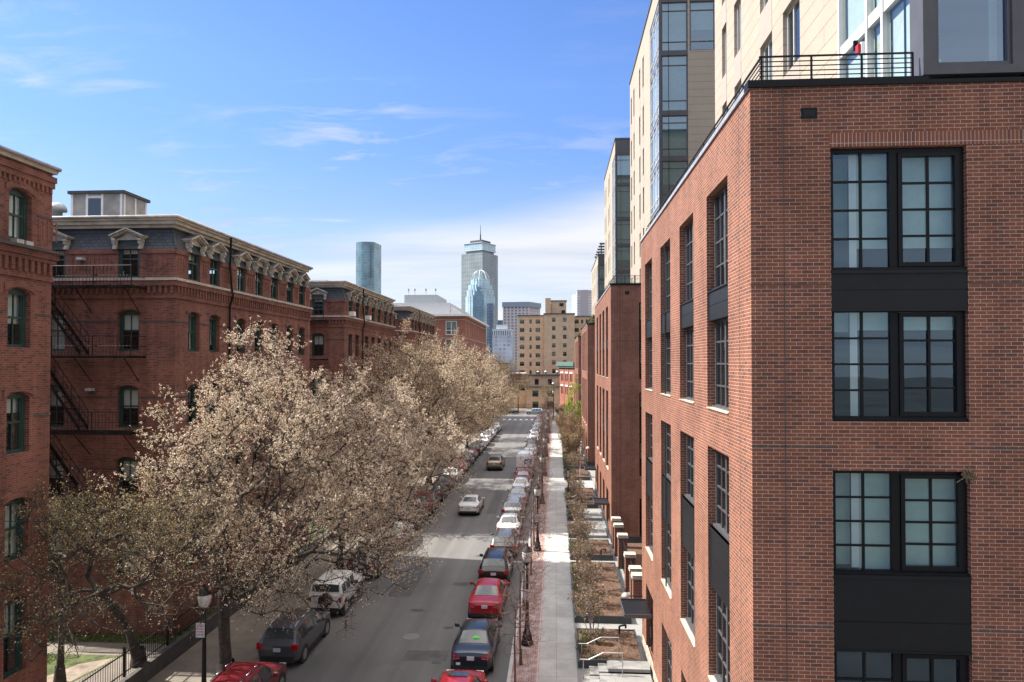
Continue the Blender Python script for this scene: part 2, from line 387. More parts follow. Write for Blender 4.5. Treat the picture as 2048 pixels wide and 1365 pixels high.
# ------------------------------------------------------------------ walls and windows
def wall(mb, P, u, n, L, z0, z1, holes=(), depth=0.25, mi=0, back=1, room=0.35, g=0.25):
    """a facade from P along u (outward normal n) with openings (a0,a1,b0,b1[,rise]) and reveals; rise > 0 arches the head"""
    def pt(a, d, z): return (P[0] + u[0] * a + n[0] * d, P[1] + u[1] * a + n[1] * d, z)
    A = sorted({0.0, L} | {h[0] for h in holes} | {h[1] for h in holes})
    B = sorted({z0, z1} | {h[2] for h in holes} | {h[3] for h in holes})
    for a0, a1 in zip(A[:-1], A[1:]):
        for b0, b1 in zip(B[:-1], B[1:]):
            ca, cb = (a0 + a1) / 2, (b0 + b1) / 2
            if any(h[0] < ca < h[1] and h[2] < cb < h[3] for h in holes): continue
            mb.poly([pt(a0, 0, b0), pt(a1, 0, b0), pt(a1, 0, b1), pt(a0, 0, b1)], mi)
    for h in holes:
        a0, a1, b0, b1 = h[:4]
        rise = h[4] if len(h) > 4 else 0
        D = -depth
        mb.poly([pt(a0, 0, b0), pt(a0, D, b0), pt(a0, D, b1), pt(a0, 0, b1)], mi)
        mb.poly([pt(a1, 0, b0), pt(a1, D, b0), pt(a1, D, b1), pt(a1, 0, b1)], mi)
        mb.poly([pt(a0, 0, b0), pt(a1, 0, b0), pt(a1, D, b0), pt(a0, D, b0)], mi)
        if not rise:
            mb.poly([pt(a0, 0, b1), pt(a1, 0, b1), pt(a1, D, b1), pt(a0, D, b1)], mi)
        else:
            N = 8; w = a1 - a0
            def zc(t): return b1 - rise * (2 * t - 1) ** 2
            for i in range(N):
                t0, t1 = i / N, (i + 1) / N
                x0, x1 = a0 + w * t0, a0 + w * t1
                mb.poly([pt(x0, 0, zc(t0)), pt(x1, 0, zc(t1)), pt(x1, 0, b1), pt(x0, 0, b1)], mi)
                mb.poly([pt(x0, 0, zc(t0)), pt(x1, 0, zc(t1)), pt(x1, D, zc(t1)), pt(x0, D, zc(t0))], mi)
                # projecting hood course over the arch
                e = 0.16; k = 0.035
                o0, o1 = a0 - e + (w + 2 * e) * t0, a0 - e + (w + 2 * e) * t1
                q0, q1 = zc(t0) + 0.02, zc(t1) + 0.02
                mb.poly([pt(o0, k, q0 + .0), pt(o1, k, q1), pt(o1, k, q1 + .22), pt(o0, k, q0 + .22)], mi)
                mb.poly([pt(o0, k, q0 + .22), pt(o1, k, q1 + .22), pt(o1, 0, q1 + .22), pt(o0, 0, q0 + .22)], mi)
                mb.poly([pt(o0, k, q0), pt(o1, k, q1), pt(o1, 0, q1), pt(o0, 0, q0)], mi)
        R_ = D - room
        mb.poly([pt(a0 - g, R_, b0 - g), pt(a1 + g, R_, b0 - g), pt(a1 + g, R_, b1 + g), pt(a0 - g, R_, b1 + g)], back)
        if room > 1:
            g = .03
            D2 = D - .01
            for a in (a0 - g, a1 + g): mb.poly([pt(a, D2, b0 - g), pt(a, R_, b0 - g), pt(a, R_, b1 + g), pt(a, D2, b1 + g)], back)
            for b in (b0 - g, b1 + g): mb.poly([pt(a0 - g, D2, b), pt(a1 + g, D2, b), pt(a1 + g, R_, b), pt(a0 - g, R_, b)], back)

ROT = {'S': 0.0, 'W': -math.pi / 2, 'E': math.pi / 2, 'N': math.pi}
WC = {}
def win_parts(style, w, h):
    key = (style, round(w, 3), round(h, 3))
    if key in WC: return WC[key]
    f, g = MB(), MB()
    x0, x1 = -w / 2, w / 2
    def fr(x0, x1, z0, z1, t, y0=0.0, y1=0.09):
        f.box(x0, x1, y0, y1, z0, z0 + t); f.box(x0, x1, y0, y1, z1 - t, z1)
        f.box(x0, x0 + t, y0, y1, z0 + t, z1 - t); f.box(x1 - t, x1, y0, y1, z0 + t, z1 - t)
    if style == 'casement':
        fr(x0, x1, 0, h, 0.075)
        mx = x0 + w * 0.475
        f.box(mx - 0.07, mx + 0.09, 0.004, 0.085, 0.075, h - 0.075)
        fr(mx + 0.10, x1 - 0.085, 0.085, h - 0.085, 0.085, -0.022, 0.06)
        f.box(x0 - .02, x1 + .02, -0.06, 0.0, -0.01, 0.05)
        def grid(a0, a1, b0, b1, y):
            f.box((a0 + a1) / 2 - 0.024, (a0 + a1) / 2 + 0.024, y - .012, y + 0.03, b0, b1)
            for i in range(1, 4):
                z = b0 + (b1 - b0) * i / 4
                f.box(a0, (a0 + a1) / 2 - 0.0245, y - .01, y + 0.03, z - 0.022, z + 0.022)
                f.box((a0 + a1) / 2 + 0.0245, a1, y - .01, y + 0.03, z - 0.022, z + 0.022)
        grid(x0 + .075, mx - .07, .075, h - .075, 0.03)
        grid(mx + .185, x1 - .17, .17, h - .17, 0.02)
        g.poly([(x0 + .07, .05, .07), (x1 - .07, .05, .07), (x1 - .07, .05, h - .07), (x0 + .07, .05, h - .07)])
        fm = M['black']; gm = M['glass_coated']
    elif style == 'casement_slim':
        fr(x0, x1, 0, h, 0.07)
        mx = x0 + w * 0.5
        f.box(mx - 0.06, mx + 0.06, 0.004, 0.085, 0.07, h - 0.07)
        for a0, a1 in ((x0 + .07, mx - .06), (mx + .06, x1 - .07)):
            f.box((a0 + a1) / 2 - 0.022, (a0 + a1) / 2 + 0.022, 0.018, 0.06, .07, h - .07)
            for i in range(1, 4):
                z = h * i / 4
                f.box(a0, a1, 0.02, 0.058, z - 0.021, z + 0.021)
        f.box(x0 - .02, x1 + .02, -0.08, 0.0, -0.02, 0.05)
        g.poly([(x0 + .07, .05, .07), (x1 - .07, .05, .07), (x1 - .07, .05, h - .07), (x0 + .07, .05, h - .07)])
        fm = M['greyframe']; gm = M['glass_dark']
    elif style == 'sash':
        f.box(x0, x0 + .12, 0, .14, 0, h); f.box(x1 - .12, x1, 0, .14, 0, h)
        f.box(x0 + .12, x1 - .12, 0, .14, h - .22, h); f.box(x0 + .12, x1 - .12, 0, .14, 0, .09)
        f.box(x0 + .12, x1 - .12, .02, .12, h * .5 - .035, h * .5 + .035)
        f.box(-.016, .016, .045, .1, .09, h * .5 - .035); f.box(-.016, .016, .025, .08, h * .5 + .035, h - .22)
        f.box(x0 - .06, x1 + .06, -.08, 0.0, -.07, .0)
        for sx in (x0 + .12, x1 - .16):
            f.box(sx, sx + .04, .03, .1, .09, h - .22)
        g.poly([(x0 + .1, .09, .05), (x1 - .1, .09, .05), (x1 - .1, .09, h * .5), (x0 + .1, .09, h * .5)])
        g.poly([(x0 + .1, .065, h * .5), (x1 - .1, .065, h * .5), (x1 - .1, .065, h - .1), (x0 + .1, .065, h - .1)])
        fm = M['green']; gm = M['glass']
    elif style == 'punch':
        fr(x0, x1, 0, h, 0.055)
        f.box(x0 + w * .38 - .03, x0 + w * .38 + .03, .003, .08, .055, h - .055)
        g.poly([(x0 + .05, .05, .05), (x1 - .05, .05, .05), (x1 - .05, .05, h - .05), (x0 + .05, .05, h - .05)])
        fm = M['alu']; gm = M['glass_dark']
    elif style in ('bay', 'bay_lit'):
        fr(x0, x1, 0, h, 0.07)
        f.box(x0 + .07, x1 - .07, .003, .08, h * .19 - .03, h * .19 + .03)
        f.box(x0 + .07, x1 - .07, .003, .08, h * .82 - .03, h * .82 + .03)
        g.poly([(x0 + .06, .05, .06), (x1 - .06, .05, .06), (x1 - .06, .05, h - .06), (x0 + .06, .05, h - .06)])
        fm = M['greyframe']; gm = M['glass_sky']
        if style == 'bay_lit': fm = M['alu']; gm = M['glass']
    elif style == 'whitewin':
        fr(x0, x1, 0, h, 0.14)
        f.box(-.06, .06, .003, .08, .14, h - .14); f.box(x0 + .14, -.06, .004, .08, h * .32 - .05, h * .32 + .05); f.box(.06, x1 - .14, .004, .08, h * .32 - .05, h * .32 + .05)
        g.poly([(x0 + .1, .05, .1), (x1 - .1, .05, .1), (x1 - .1, .05, h - .1), (x0 + .1, .05, h - .1)])
        fm = M['white']; gm = M['glass_dark']
    elif style == 'aluwin':
        fr(x0, x1, 0, h, 0.08)
        f.box(x0 + .08, x1 - .08, .003, .08, h * .5 - .05, h * .5 + .05)
        f.box(x0 - .08, x1 + .08, -.06, 0.0, -.14, 0.0)
        g.poly([(x0 + .06, .05, .06), (x1 - .06, .05, .06), (x1 - .06, .05, h - .06), (x0 + .06, .05, h - .06)])
        fm = M['trim']; gm = M['glass_dark']
    WC[key] = (f.mesh('window', fm), g.mesh('pane', gm))
    return WC[key]

BC = {}
def blind_mesh(w, z0, z1, mat, y=0.22):
    key = (round(w, 3), round(z0, 3), round(z1, 3), mat.name, y)
    if key not in BC:
        b = MB(); b.box(-w / 2, w / 2, y, y + 0.012, z0, z1)
        BC[key] = b.mesh('blind', mat)
    return BC[key]

def window(parent, style, w, h, pos, face, blind=0.0, bmat=None, name='window'):
    fm, gm = win_parts(style, w, h)
    o = put(name, fm, parent, pos, ROT[face])
    p = bpy.data.objects.new('pane', gm); COL.objects.link(p); p.parent = o
    if blind > 0.02:
        b = bpy.data.objects.new('blind', blind_mesh(w - .05, h * (1 - blind), h - .02, bmat or M['blindw'])); COL.objects.link(b); b.parent = o
    return o
# ------------------------------------------------------------------ the new brick apartment blocks on the right
XF, XU = 4.03, 7.7           # street face of the brick base / of the set-back upper storeys
STRIPS = [(12.1, 17.73), (5.0, 11.1), (0.55, 3.4)]
ROWS = [(15.19, 2.54), (12.12, 2.29), (8.98, 2.12), (5.02, 2.44)]          # sill, height
SPAN = [(14.41, 15.19), (7.46, 8.98)]
UROWS = [(19.7, 2.2), (22.95, 2.2), (26.42, 2.3), (29.8, 2.35), (33.3, 2.6), (37.6, 2.7)]

def apartment_block(Y0, L, cols, ztop, label, near=False, end_x=1.61, wing=None):
    root = thing('apartment_block', label, 'building', (XF, Y0, 0), group='new brick apartment blocks')
    Y1 = Y0 + L; XE = 22.0
    ends = [(end_x, end_x + 2.7)]
    mb = MB()
    hs = []
    for c in cols:
        for z0, z1 in STRIPS: hs.append((c - 1.12 - Y0, c + 1.12 - Y0, z0, min(z1, ztop - .6)))
    wall(mb, (XF, Y0), (0, 1), (-1, 0), L, 0.0, ztop, hs, depth=0.3, room=0.6)
    he = [(a, b, z0, min(z1, ztop - .6)) for a, b in ends for z0, z1 in STRIPS]
    wall(mb, (XF, Y0), (1, 0), (0, -1), XE - XF, 0.0, ztop, he, depth=0.2, room=1.6)
    mb.poly([(XF, Y1, 0), (XE, Y1, 0), (XE, Y1, ztop), (XF, Y1, ztop)])
    # movement joints
    for z in (14.91, 11.58, 7.91, 4.2):
        if near or z > 10:
            mb.box(XF + .0, XF + end_x - .02, Y0 - .003, Y0 + .05, z - .014, z + .014, 2)
            mb.box(XF + end_x + 2.72, XE, Y0 - .003, Y0 + .05, z - .014, z + .014, 2)
    mb.box(XF + .66, XF + .682, Y0 - .003, Y0 + .05, 0, ztop - .02, 2)
    for c in (Y0 + .9, Y0 + L * .62): mb.box(XF - .003, XF + .05, c, c + .022, 3.6, ztop - .02, 2)
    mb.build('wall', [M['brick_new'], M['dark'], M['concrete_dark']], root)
    if near:
        s = MB(); s.box(XF + end_x - .02, XE - 4, Y0 - .006, Y0 + .08, 17.745, 18.03)
        s.build('soldier_course', M['brick_soldier'], root)
    b = MB(); b.box(XF - .025, XF + .06, Y0 - .025, Y1 + .01, 0, .62); b.box(XF + .06, XE, Y0 - .025, Y0 + .05, 0, .62)
    b.build('plinth', M['stone'] if near else M['planter'], root)
    # sills
    for c in cols:
        for z in (12.1, 5.0):
            s = MB(); s.box(XF - .03, XF + .21, c - 1.12, c + 1.12, z - .002, z + .03)
            s.build('sill', M['stone'], root)
    for c in cols:
        for z0, z1 in SPAN:
            s = MB(); s.box(XF + .04, XF + .22, c - 1.119, c + 1.119, z0, z0 + (z1 - z0) * .5 - .008)
            s.box(XF + .05, XF + .22, c - 1.119, c + 1.119, z0 + (z1 - z0) * .5 - .008, z0 + (z1 - z0) * .5 + .008)
            s.box(XF + .04, XF + .22, c - 1.119, c + 1.119, z0 + (z1 - z0) * .5 + .008, z1)
            s.box(XF + .0, XF + .22, c - 1.119, c + 1.119, z1 - .03, z1 + .0)
            s.build('spandrel_panel', M['blacksp'], root)
    for a, bb in ends:
        for i, (z0, z1) in enumerate(SPAN):
            s = MB(); xa, xb = XF + a + .004, XF + bb - .004
            z0_ = z0 + (0 if i else -.02); mid = z0_ + (z1 - z0_) * (.5 if i == 0 else .38)
            s.box(xa, xb, Y0 + .015, Y0 + .17, z0_, mid - .009); s.box(xa, xb, Y0 + .03, Y0 + .17, mid - .009, mid + .009)
            s.box(xa, xb, Y0 + .015, Y0 + .17, mid + .009, z1 - .06); s.box(xa - .0, xb + .0, Y0 - .02, Y0 + .17, z1 - .06, z1 - .0)
            s.box(xa, xb, Y0 - .008, Y0 + .17, z0_ - .035, z0_)
            s.build('spandrel_panel', M['blacksp'], root)
    k = 0
    for ci, c in enumerate(cols):
        for ri, (z, h) in enumerate(ROWS):
            bl = [0.75, 1.0, .6, 1.0][(ci * 3 + ri) % 4] if ri == 0 else [0, .35, 0, .0, .6][(ci * 2 + ri) % 5]
            window(root, 'casement_slim', 2.2, h, (XF + .2, c, z + .01), 'W', bl, M['curtain'] if ri == 0 else M['blind'])
    for a, bb in ends:
        for ri, (z, h) in enumerate(ROWS):
            zz, hh = (z, h) if ri else (15.19, 2.52)
            w = window(root, 'casement', 2.66, hh, (XF + (a + bb) / 2, Y0 + .1, zz + .005), 'S')
            if near:
                bl = [.80, .19, 1.0, 0.0][ri]
                if bl:
                    bm = put('blind', blind_mesh(1.26, hh * (1 - bl), hh - .05, M['blind'], .30), None); bm.parent = w; bm.location = (.66, 0, 0)
                    bm = put('blind', blind_mesh(.62, hh * (1 - bl), hh - .05, M['blind'], .30), None); bm.parent = w; bm.location = (-.36, 0, 0)
                    bm = put('blind', blind_mesh(.15, .05, hh - .05, M['curtain'], .26), None); bm.parent = w; bm.location = (-.76, 0, 0)
                    bm = put('blind', blind_mesh(.55, hh * (.02 if ri == 2 else (.30 if ri == 0 else .80)), hh - .05, M['greenroom'] if ri == 0 else M['blind'], .5), None); bm.parent = w; bm.location = (-1.04, 0, 0)
            else:
                bm = put('blind', blind_mesh(2.5, hh * .5, hh - .05, M['blind'], .3), None); bm.parent = w
    # parapet coping and roof terrace
    c = MB()
    c.box(XF - .05, XF + .25, Y0 + .0, Y1 + .02, ztop, ztop + .11)
    c.build('coping', M['gutter'], root)
    c = MB(); c.box(XF - .06, XU - .12, Y0 - .06, Y0 + .24, ztop + .003, ztop + .15, 0)
    c.box(XU - .12, XE, Y0 - .03, Y0 + .2, ztop + .003, ztop + .09, 0)
    c.build('end_coping', M['black'], root)
    t = MB(); t.box(XF + .06, XE - .05, Y0 + .06, Y1 - .05, ztop - .32, ztop - .12)
    t.build('terrace_deck', M['roofing'], root)
    # vent
    v = MB(); v.box(5.06, 5.38, Y0 - .02, Y0 + .02, ztop - .66, ztop - .44); v.box(5.11, 5.33, Y0 - .024, Y0 - .0195, ztop - .61, ztop - .49, 1)
    v.build('wall_vent', [M['black'], M['dark']], root)
    # railing
    r = MB(); zr = ztop + .11
    xa, xb = XF + .28, XU - .33
    n = 3 if near else 4
    for i in range(n + 1):
        x = xa + (xb - xa) * i / n; r.box(x - .018, x + .018, Y0 + .13, Y0 + .166, zr, zr + .60)
    for i in range(6):
        z = zr + .1 + .1 * i; t_ = .02 if i == 5 else .009
        r.box(xa - .05, xb + .01, Y0 + .148 - t_, Y0 + .148 + t_, z - .009, z + t_)
    for i in range(int(L / 1.4) + 1):
        y = Y0 + .15 + i * 1.4
        r.box(XF + .26, XF + .29, y - .016, y + .016, zr, zr + .60)
    for i in range(6):
        z = zr + .1 + .1 * i; t_ = .02 if i == 5 else .009
        r.box(XF + .275 - t_, XF + .275 + t_, Y0 + .13, Y1 - .2, z - .009, z + t_)
    r.build('railing', M['iron'], root)
    # set-back upper storeys
    u = MB()
    if near:
        UY0, UY1, UT = Y0 + .35, 33.4, 36.5
        ucols = [(31.15, 31.98), (28.73, 29.83), (24.68, 26.10), (21.94, 23.53)]
        glz = (14.93, 18.95)
    else:
        UY0, UY1, UT = Y0 + .6, Y0 + L, wing
        ucols = [(Y0 + 9.5, Y0 + 10.4), (Y0 + 12.0, Y0 + 12.9), (Y0 + 16.6, Y0 + 17.5), (Y0 + 18.9, Y0 + 19.8)]
        glz = (Y0 + .8, Y0 + 5.6)
    zb = ztop - .2
    FL = [zb + .3] + [q for q in (22.0, 25.2, 28.6, 32.0, 36.5) if q < UT - 3.2] + [UT - 1.7]
    rows = [q for q in UROWS if q[0] > zb and q[0] + q[1] < UT - .6]
    hs = [(a - UY0, b - UY0, z, z + h) for a, b in ucols for z, h in rows]
    hs.append((glz[0] - UY0, glz[1] - UY0, zb + .3, UT - 1.7))
    wall(u, (XU, UY0), (0, 1), (-1, 0), UY1 - UY0, zb, UT, hs, depth=0.2, room=0.5)
    u.poly([(XU, UY1, zb), (XE, UY1, zb), (XE, UY1, UT), (XU, UY1, UT)])
    u.poly([(XU, UY0, UT), (XE, UY0, UT), (XE, UY1, UT), (XU, UY1, UT)])
    hs2 = [(.15, XE - XU - .2 if near else 2.1, zb + .3, UT - (1.7 if not near else 1.2))]
    if not near: hs2.append((2.25, 8.0, FL[-2] + .02, FL[-1] - .02))
    wall(u, (XU, UY0), (1, 0), (0, -1), XE - XU, zb, UT, hs2, depth=0.2, room=0.9, g=0.0)
    u.build('upper_wall', [M['panel'], M['dark']], root)
    f = MB(); f.box(XU - .08, XE, UY0 - .08, UY1 + .06, UT + .004, UT + .2)
    f.build('roof_edge', M['greyframe'], root)
    for a, b in ucols:
        for (z, h), (z2, h2) in zip(rows[:-1], rows[1:]):
            s = MB(); s.box(XU - .012, XU + .05, a, b, z + h + .004, z2 - .004); s.build('taupe_panel', M['panel_taupe'], root)
        for ri, (z, h) in enumerate(rows):
            window(root, 'punch', b - a - .01, h - .01, (XU + .14, (a + b) / 2, z + .005), 'W', [.5, .9, .0, .7][(ri + int(a)) % 4], M['blindw'])
    # glazed corner bay: street side
    ga, gb = glz
    if near:
        zs = [19.15, 21.55, 21.85, 24.6, 24.9, 28.0]
        ys = [ga, 16.5, 17.3, gb]
        fm = MB()
        for i in range(0, len(zs) - 1):
            if i % 2: fm.box(XU + .0, XU + .12, ga, gb, zs[i], zs[i + 1])
        for y in ys: fm.box(XU - .03, XU + .14, y - .055, y + .055, zb + .3, UT - 1.7)
        fm.build('glazing_frame', M['alu'], root)
        for i in range(0, len(zs) - 1, 2):
            for y0, y1 in zip(ys[:-1], ys[1:]):
                if zs[i] > 25 : continue
                g = MB(); g.poly([(XU + .07, y0 + .05, zs[i]), (XU + .07, y1 - .05, zs[i]), (XU + .07, y1 - .05, zs[i + 1]), (XU + .07, y0 + .05, zs[i + 1])])
                gl = g.build('glazing_pane', M['glass'], root)
                b_ = MB(); b_.box(XU + .2, XU + .212, y0 + .05, y1 - .05, zs[i] + (.05 if y0 > 17 else .0), zs[i + 1] - .02); b_.build('blind', M['shade_grey'], gl, world=True)
    else:
        ny = 3
        for z, z2 in zip(FL[:-1], FL[1:]):
            for i in range(ny):
                y0 = ga + (gb - ga) * i / ny; y1 = ga + (gb - ga) * (i + 1) / ny
                window(root, 'bay_lit', y1 - y0 - .02, z2 - z - .25, (XU + .03, (y0 + y1) / 2, z), 'W', 1.0, M['curtain'], name='bay_window')
            b_ = MB(); b_.box(XU + .02, XU + .18, ga, gb, z2 - .25, z2); b_.build('bay_band', M['greyframe'], root)
        for z, z2 in zip(FL[:-1], FL[1:]):
            last = z2 > UT - 2
            xs = [(.15, 2.1)] + ([(2.25, 4.1), (4.1, 8.0)] if last else [])
            for q, (x0, x1) in enumerate(xs):
                window(root, 'bay', x1 - x0 - .04, z2 - z - .3, (XU + (x0 + x1) / 2, UY0 + .03, z), 'S', [.95, .55, .8, .35][(q + int(z)) % 4], M['blind'], name='bay_window')
                b_ = MB(); b_.box(XU + x0, XU + x1, UY0 - .02, UY0 + .15, z2 - .32, z2); b_.build('bay_band', M['greyframe'], root)
        p_ = MB(); p_.box(XU - .03, XU + .14, UY0 - .03, UY0 + .12, zb, UT - .01); p_.build('corner_post', M['greyframe'], root)
        p_ = MB(); p_.box(XU - .02, XU + 8.2, UY0 - .035, UY0 - .002, UT - 1.7, UT - .003); p_.build('fascia', M['greyframe'], root)
    return root

b1 = apartment_block(14.38, 18.23, [17.4, 21.43, 25.5, 30.07], 19.0, 'nearest brick apartment block with black casement windows and cream upper storeys', near=True)
b2 = apartment_block(50.5, 20.6, [54.4, 58.5, 62.6, 66.9], 19.0, 'second brick block up the street, its cream tower the tallest in view', end_x=2.05, wing=42.2)
b3 = apartment_block(88.0, 20.6, [91.9, 96.0, 100.1, 104.4], 18.2, 'third brick block up the street, between the second block and the green-leaved tree', end_x=2.05, wing=42.2)
b4 = apartment_block(124.4, 23.5, [128.3, 132.4, 136.5, 141.0], 18.0, 'farthest new brick block on the right, its tower topped by a pergola', end_x=2.05, wing=33.0)
pg = MB()
for i in range(6): pg.box(XU + .3, XU + 6, 125.6 + i * 3.2, 125.8 + i * 3.2, 35.0, 35.3)
for y in (125.6, 133.6, 141.7):
    for x in (XU + .5, XU + 5.6): pg.box(x, x + .2, y, y + .2, 33.2, 35.0)
pg.build('pergola', M['greyframe'], b4)
pt = MB()
n_ = 700; prs = np.random.RandomState(3)
for i in range(n_):
    x, y, z = 4.6 + prs.rand() * 1.4, 88.5 + prs.rand() * 3, 18.3 + prs.rand() ** 1.5 * 1.1
    d = prs.normal(size=3) * .14; e = prs.normal(size=3) * .1
    pt.poly([(x, y, z), tuple(np.array((x, y, z)) + d), tuple(np.array((x, y, z)) + d + e), tuple(np.array((x, y, z)) + e)])
t_ = MB(); t_.box(4.4, 6.2, 88.4, 91.6, 18.06, 18.45)
pl = tag(t_.build('roof_planter', M['planter'], None), 'small leafy planter on the roof corner of the third brick block', 'planter')
pt.build('foliage', M['evergreen'], pl)

# near corner: big dark framed window facing us, above the brick
z0, z1 = 19.19, 22.6
f = MB(); Y = 14.38
f.box(7.5, 7.76, Y - .02, Y + .5, z0, z1); f.box(7.76, 13, Y - .02, Y + .4, z0, z0 + .17)
f.box(9.25, 9.5, Y - .02, Y + .4, z0 + .17, z1); f.box(7.76, 7.83, Y + .03, Y + .3, z0 + .17, z1); f.box(9.18, 9.25, Y + .03, Y + .3, z0 + .17, z1); f.box(7.83, 9.18, Y + .03, Y + .3, z0 + .17, z0 + .26)
f.box(9.5, 13, Y + .1, Y + .3, z0, z1)
f.build('corner_window_frame', M['greyframe'], b1)
g = MB(); g.poly([(7.8, Y + .1, z0 + .2), (9.2, Y + .1, z0 + .2), (9.2, Y + .1, z1), (7.8, Y + .1, z1)]); g.build('corner_window_pane', M['glass_sky'], b1)
g = MB(); g.box(9.02, 9.18, Y + .35, Y + .38, z0 + .2, z1); g.build('curtain', M['curtain'], b1)
# terrace fittings
a = MB(); a.box(XU - .12, XU - .03, 17.35, 17.55, 21.0, 21.28)
al = a.build('alarm_sounder', M['white'], b1); a = MB(); a.box(XU - .19, XU - .121, 17.37, 17.53, 21.04, 21.24); a.build('strobe', M['redbox'], al)
a = MB(); a.box(XU - .13, XU - .03, 17.75, 17.81, 21.25, 21.5); a.build('door_closer', M['black'], b1)
lm = MB(); lm.tube((XU - .12, 17.4, 20.25), (XU - .2, 17.32, 19.85), .05, .10, 10); lm.box(XU - .14, XU - .03, 17.36, 17.44, 20.2, 20.4)
tag(lm.build('wall_lamp', M['black'], b1), None)
# plant inside the corner window
pr = thing('potted_plant', 'white pot with spiky leaves behind the large corner window', 'plant', (7.98, 14.95, 19.3))
p_ = MB(); p_.lathe([(.08, 0), (.16, .1), (.19, .28), (.18, .4), (.15, .4)], (7.98, 14.95), 16)
p_.v = [(x, y, z + 19.3) for x, y, z in p_.v]; p_.build('pot', M['curtain'], pr, smooth=True)
p_ = MB()
for i in range(22):
    a_ = rng.random() * 6.28; l = .35 + rng.random() * .55; s_ = rng.random() * .35
    b0 = Vector((7.98, 14.95, 19.68)); b1_ = b0 + Vector((math.cos(a_) * s_ * .5, math.sin(a_) * s_ * .5, l * .6)); b2_ = b0 + Vector((math.cos(a_) * s_ * 1.2, math.sin(a_) * s_ * 1.2, l * (.95 - s_)))
    q = Vector((-math.sin(a_), math.cos(a_), 0)) * .022
    p_.poly([b0 - q, b0 + q, b1_ + q, b1_ - q]); p_.poly([b1_ - q, b1_ + q, b2_])
p_.build('leaves', M['dryleaf'], pr)
# bird's nest at the third window's corner
n_ = MB(); prs = np.random.RandomState(8)
for i in range(60):
    c = np.array((8.30, 14.36, 11.03)) + prs.normal(size=3) * (.04, .025, .045); d = prs.normal(size=3) * .05
    n_.tube(tuple(c - d), tuple(c + d), .008, .008, 4)
tag(n_.build('bird_nest', M['twig_tan'], None), 'ragged twig nest at the top right corner of a black window', 'nest')

# entrance canopies with doors
def canopy(Y, lab):
    r = thing('entrance_canopy', lab, 'canopy', (XF, Y, 2.9), group='canopies over street doors')
    m_ = MB(); m_.box(XF - 1.15, XF - .03, Y - .95, Y + .95, 2.62, 2.68); m_.build('slab', M['blacksp'], r)
    m_ = MB(); m_.box(XF - 1.18, XF - .03, Y - .98, Y - .951, 2.58, 2.74); m_.box(XF - 1.18, XF - .03, Y + .951, Y + .98, 2.58, 2.74); m_.box(XF - 1.18, XF - 1.151, Y - .95, Y + .95, 2.58, 2.74)
    m_.build('rim', M['greyframe'], r)
    return r
canopy(30.07, 'black steel canopy over the door of the nearest brick block')
canopy(52.9, 'black canopy on the second brick block, beside the stone-topped pillars')
canopy(69.6, 'small dark canopy at the far end of the second brick block')
for blk, Y, w_ in ((b1, 30.07, 1.5), (b2, 54.4, 1.5)):
    m_ = MB(); m_.box(XF + .16, XF + .24, Y - .75, Y - .66, .56, 2.55); m_.box(XF + .16, XF + .24, Y + .66, Y + .75, .56, 2.55); m_.box(XF + .16, XF + .24, Y - .66, Y + .66, 2.45, 2.55)
    m_.box(XF + .18, XF + .22, Y - .66, Y + .66, .56, 2.45)
    d_ = m_.build('entrance_door', M['black'], blk)
    m_ = MB(); m_.box(XF + .10, XF + .14, Y + .5, Y + .54, 1.2, 1.7); m_.build('handle', M['steel'], d_)
for blk, cs in ((b1, [17.4, 21.43, 25.5]), (b2, [58.5, 62.6, 66.9]), (b3, [91.9, 96.0, 100.1, 104.4]), (b4, [128.3, 132.4])):
    for c in cs: window(blk, 'casement_slim', 2.2, 2.8, (XF + .2, c, .57), 'W', .3, M['blind'])
for Y, z, lab in ((33.6, 2.4, 'round silver floodlight on an arm at the end of the nearest brick block'), (71.3, 4.6, 'white gooseneck lamp at the end of the second brick block')):
    r = thing('outdoor_lamp', lab, 'lamp', (XF - .2, Y, z))
    m_ = MB(); m_.tube((XF + .0, Y - 1.2, z), (XF - .75, Y - 1.2, z), .03); m_.build('arm', M['iron'], r)
    m_ = MB(); k = len(m_.v); m_.lathe([(.02, .16), (.13, .11), (.2, .0), (.2, -.06), (.02, -.08)], (XF - .8, Y - 1.2), 14); m_.v = [(x, y, zz + z) for x, y, zz in m_.v]
    m_.build('dome', M['gutter'], r, smooth=True)

# ------------------------------------------------------------------ the old red brick mansard blocks on the left
XL = -17.5

def arch_row_windows(root, face, plane, cs, rows, w, base, blinds=(.55, .45, .8, 1.0, .4)):
    k = 0
    for c in cs:
        for z0, z1 in rows:
            k += 1
            pos = (plane - .13, c, z0 + .01) if face == 'E' else (c, plane + .13, z0 + .01)
            bl = blinds[(k * 7 + int(abs(c) * 3)) % len(blinds)]
            window(root, 'sash', w, z1 - z0 - .01, pos, face, bl, M['blindw'])

def corbel(mb, P, u, n, L, z0, z1, step, w, d, mi=0):
    """a row of small brick brackets along a wall"""
    k = int(L / step)
    for i in range(k):
        a = (i + .5) * L / k
        ax, ay = P[0] + u[0] * (a - w / 2), P[1] + u[1] * (a - w / 2)
        bx, by = P[0] + u[0] * (a + w / 2) + n[0] * d, P[1] + u[1] * (a + w / 2) + n[1] * d
        mb.box(ax, bx, ay, by, z0, z1, mi)

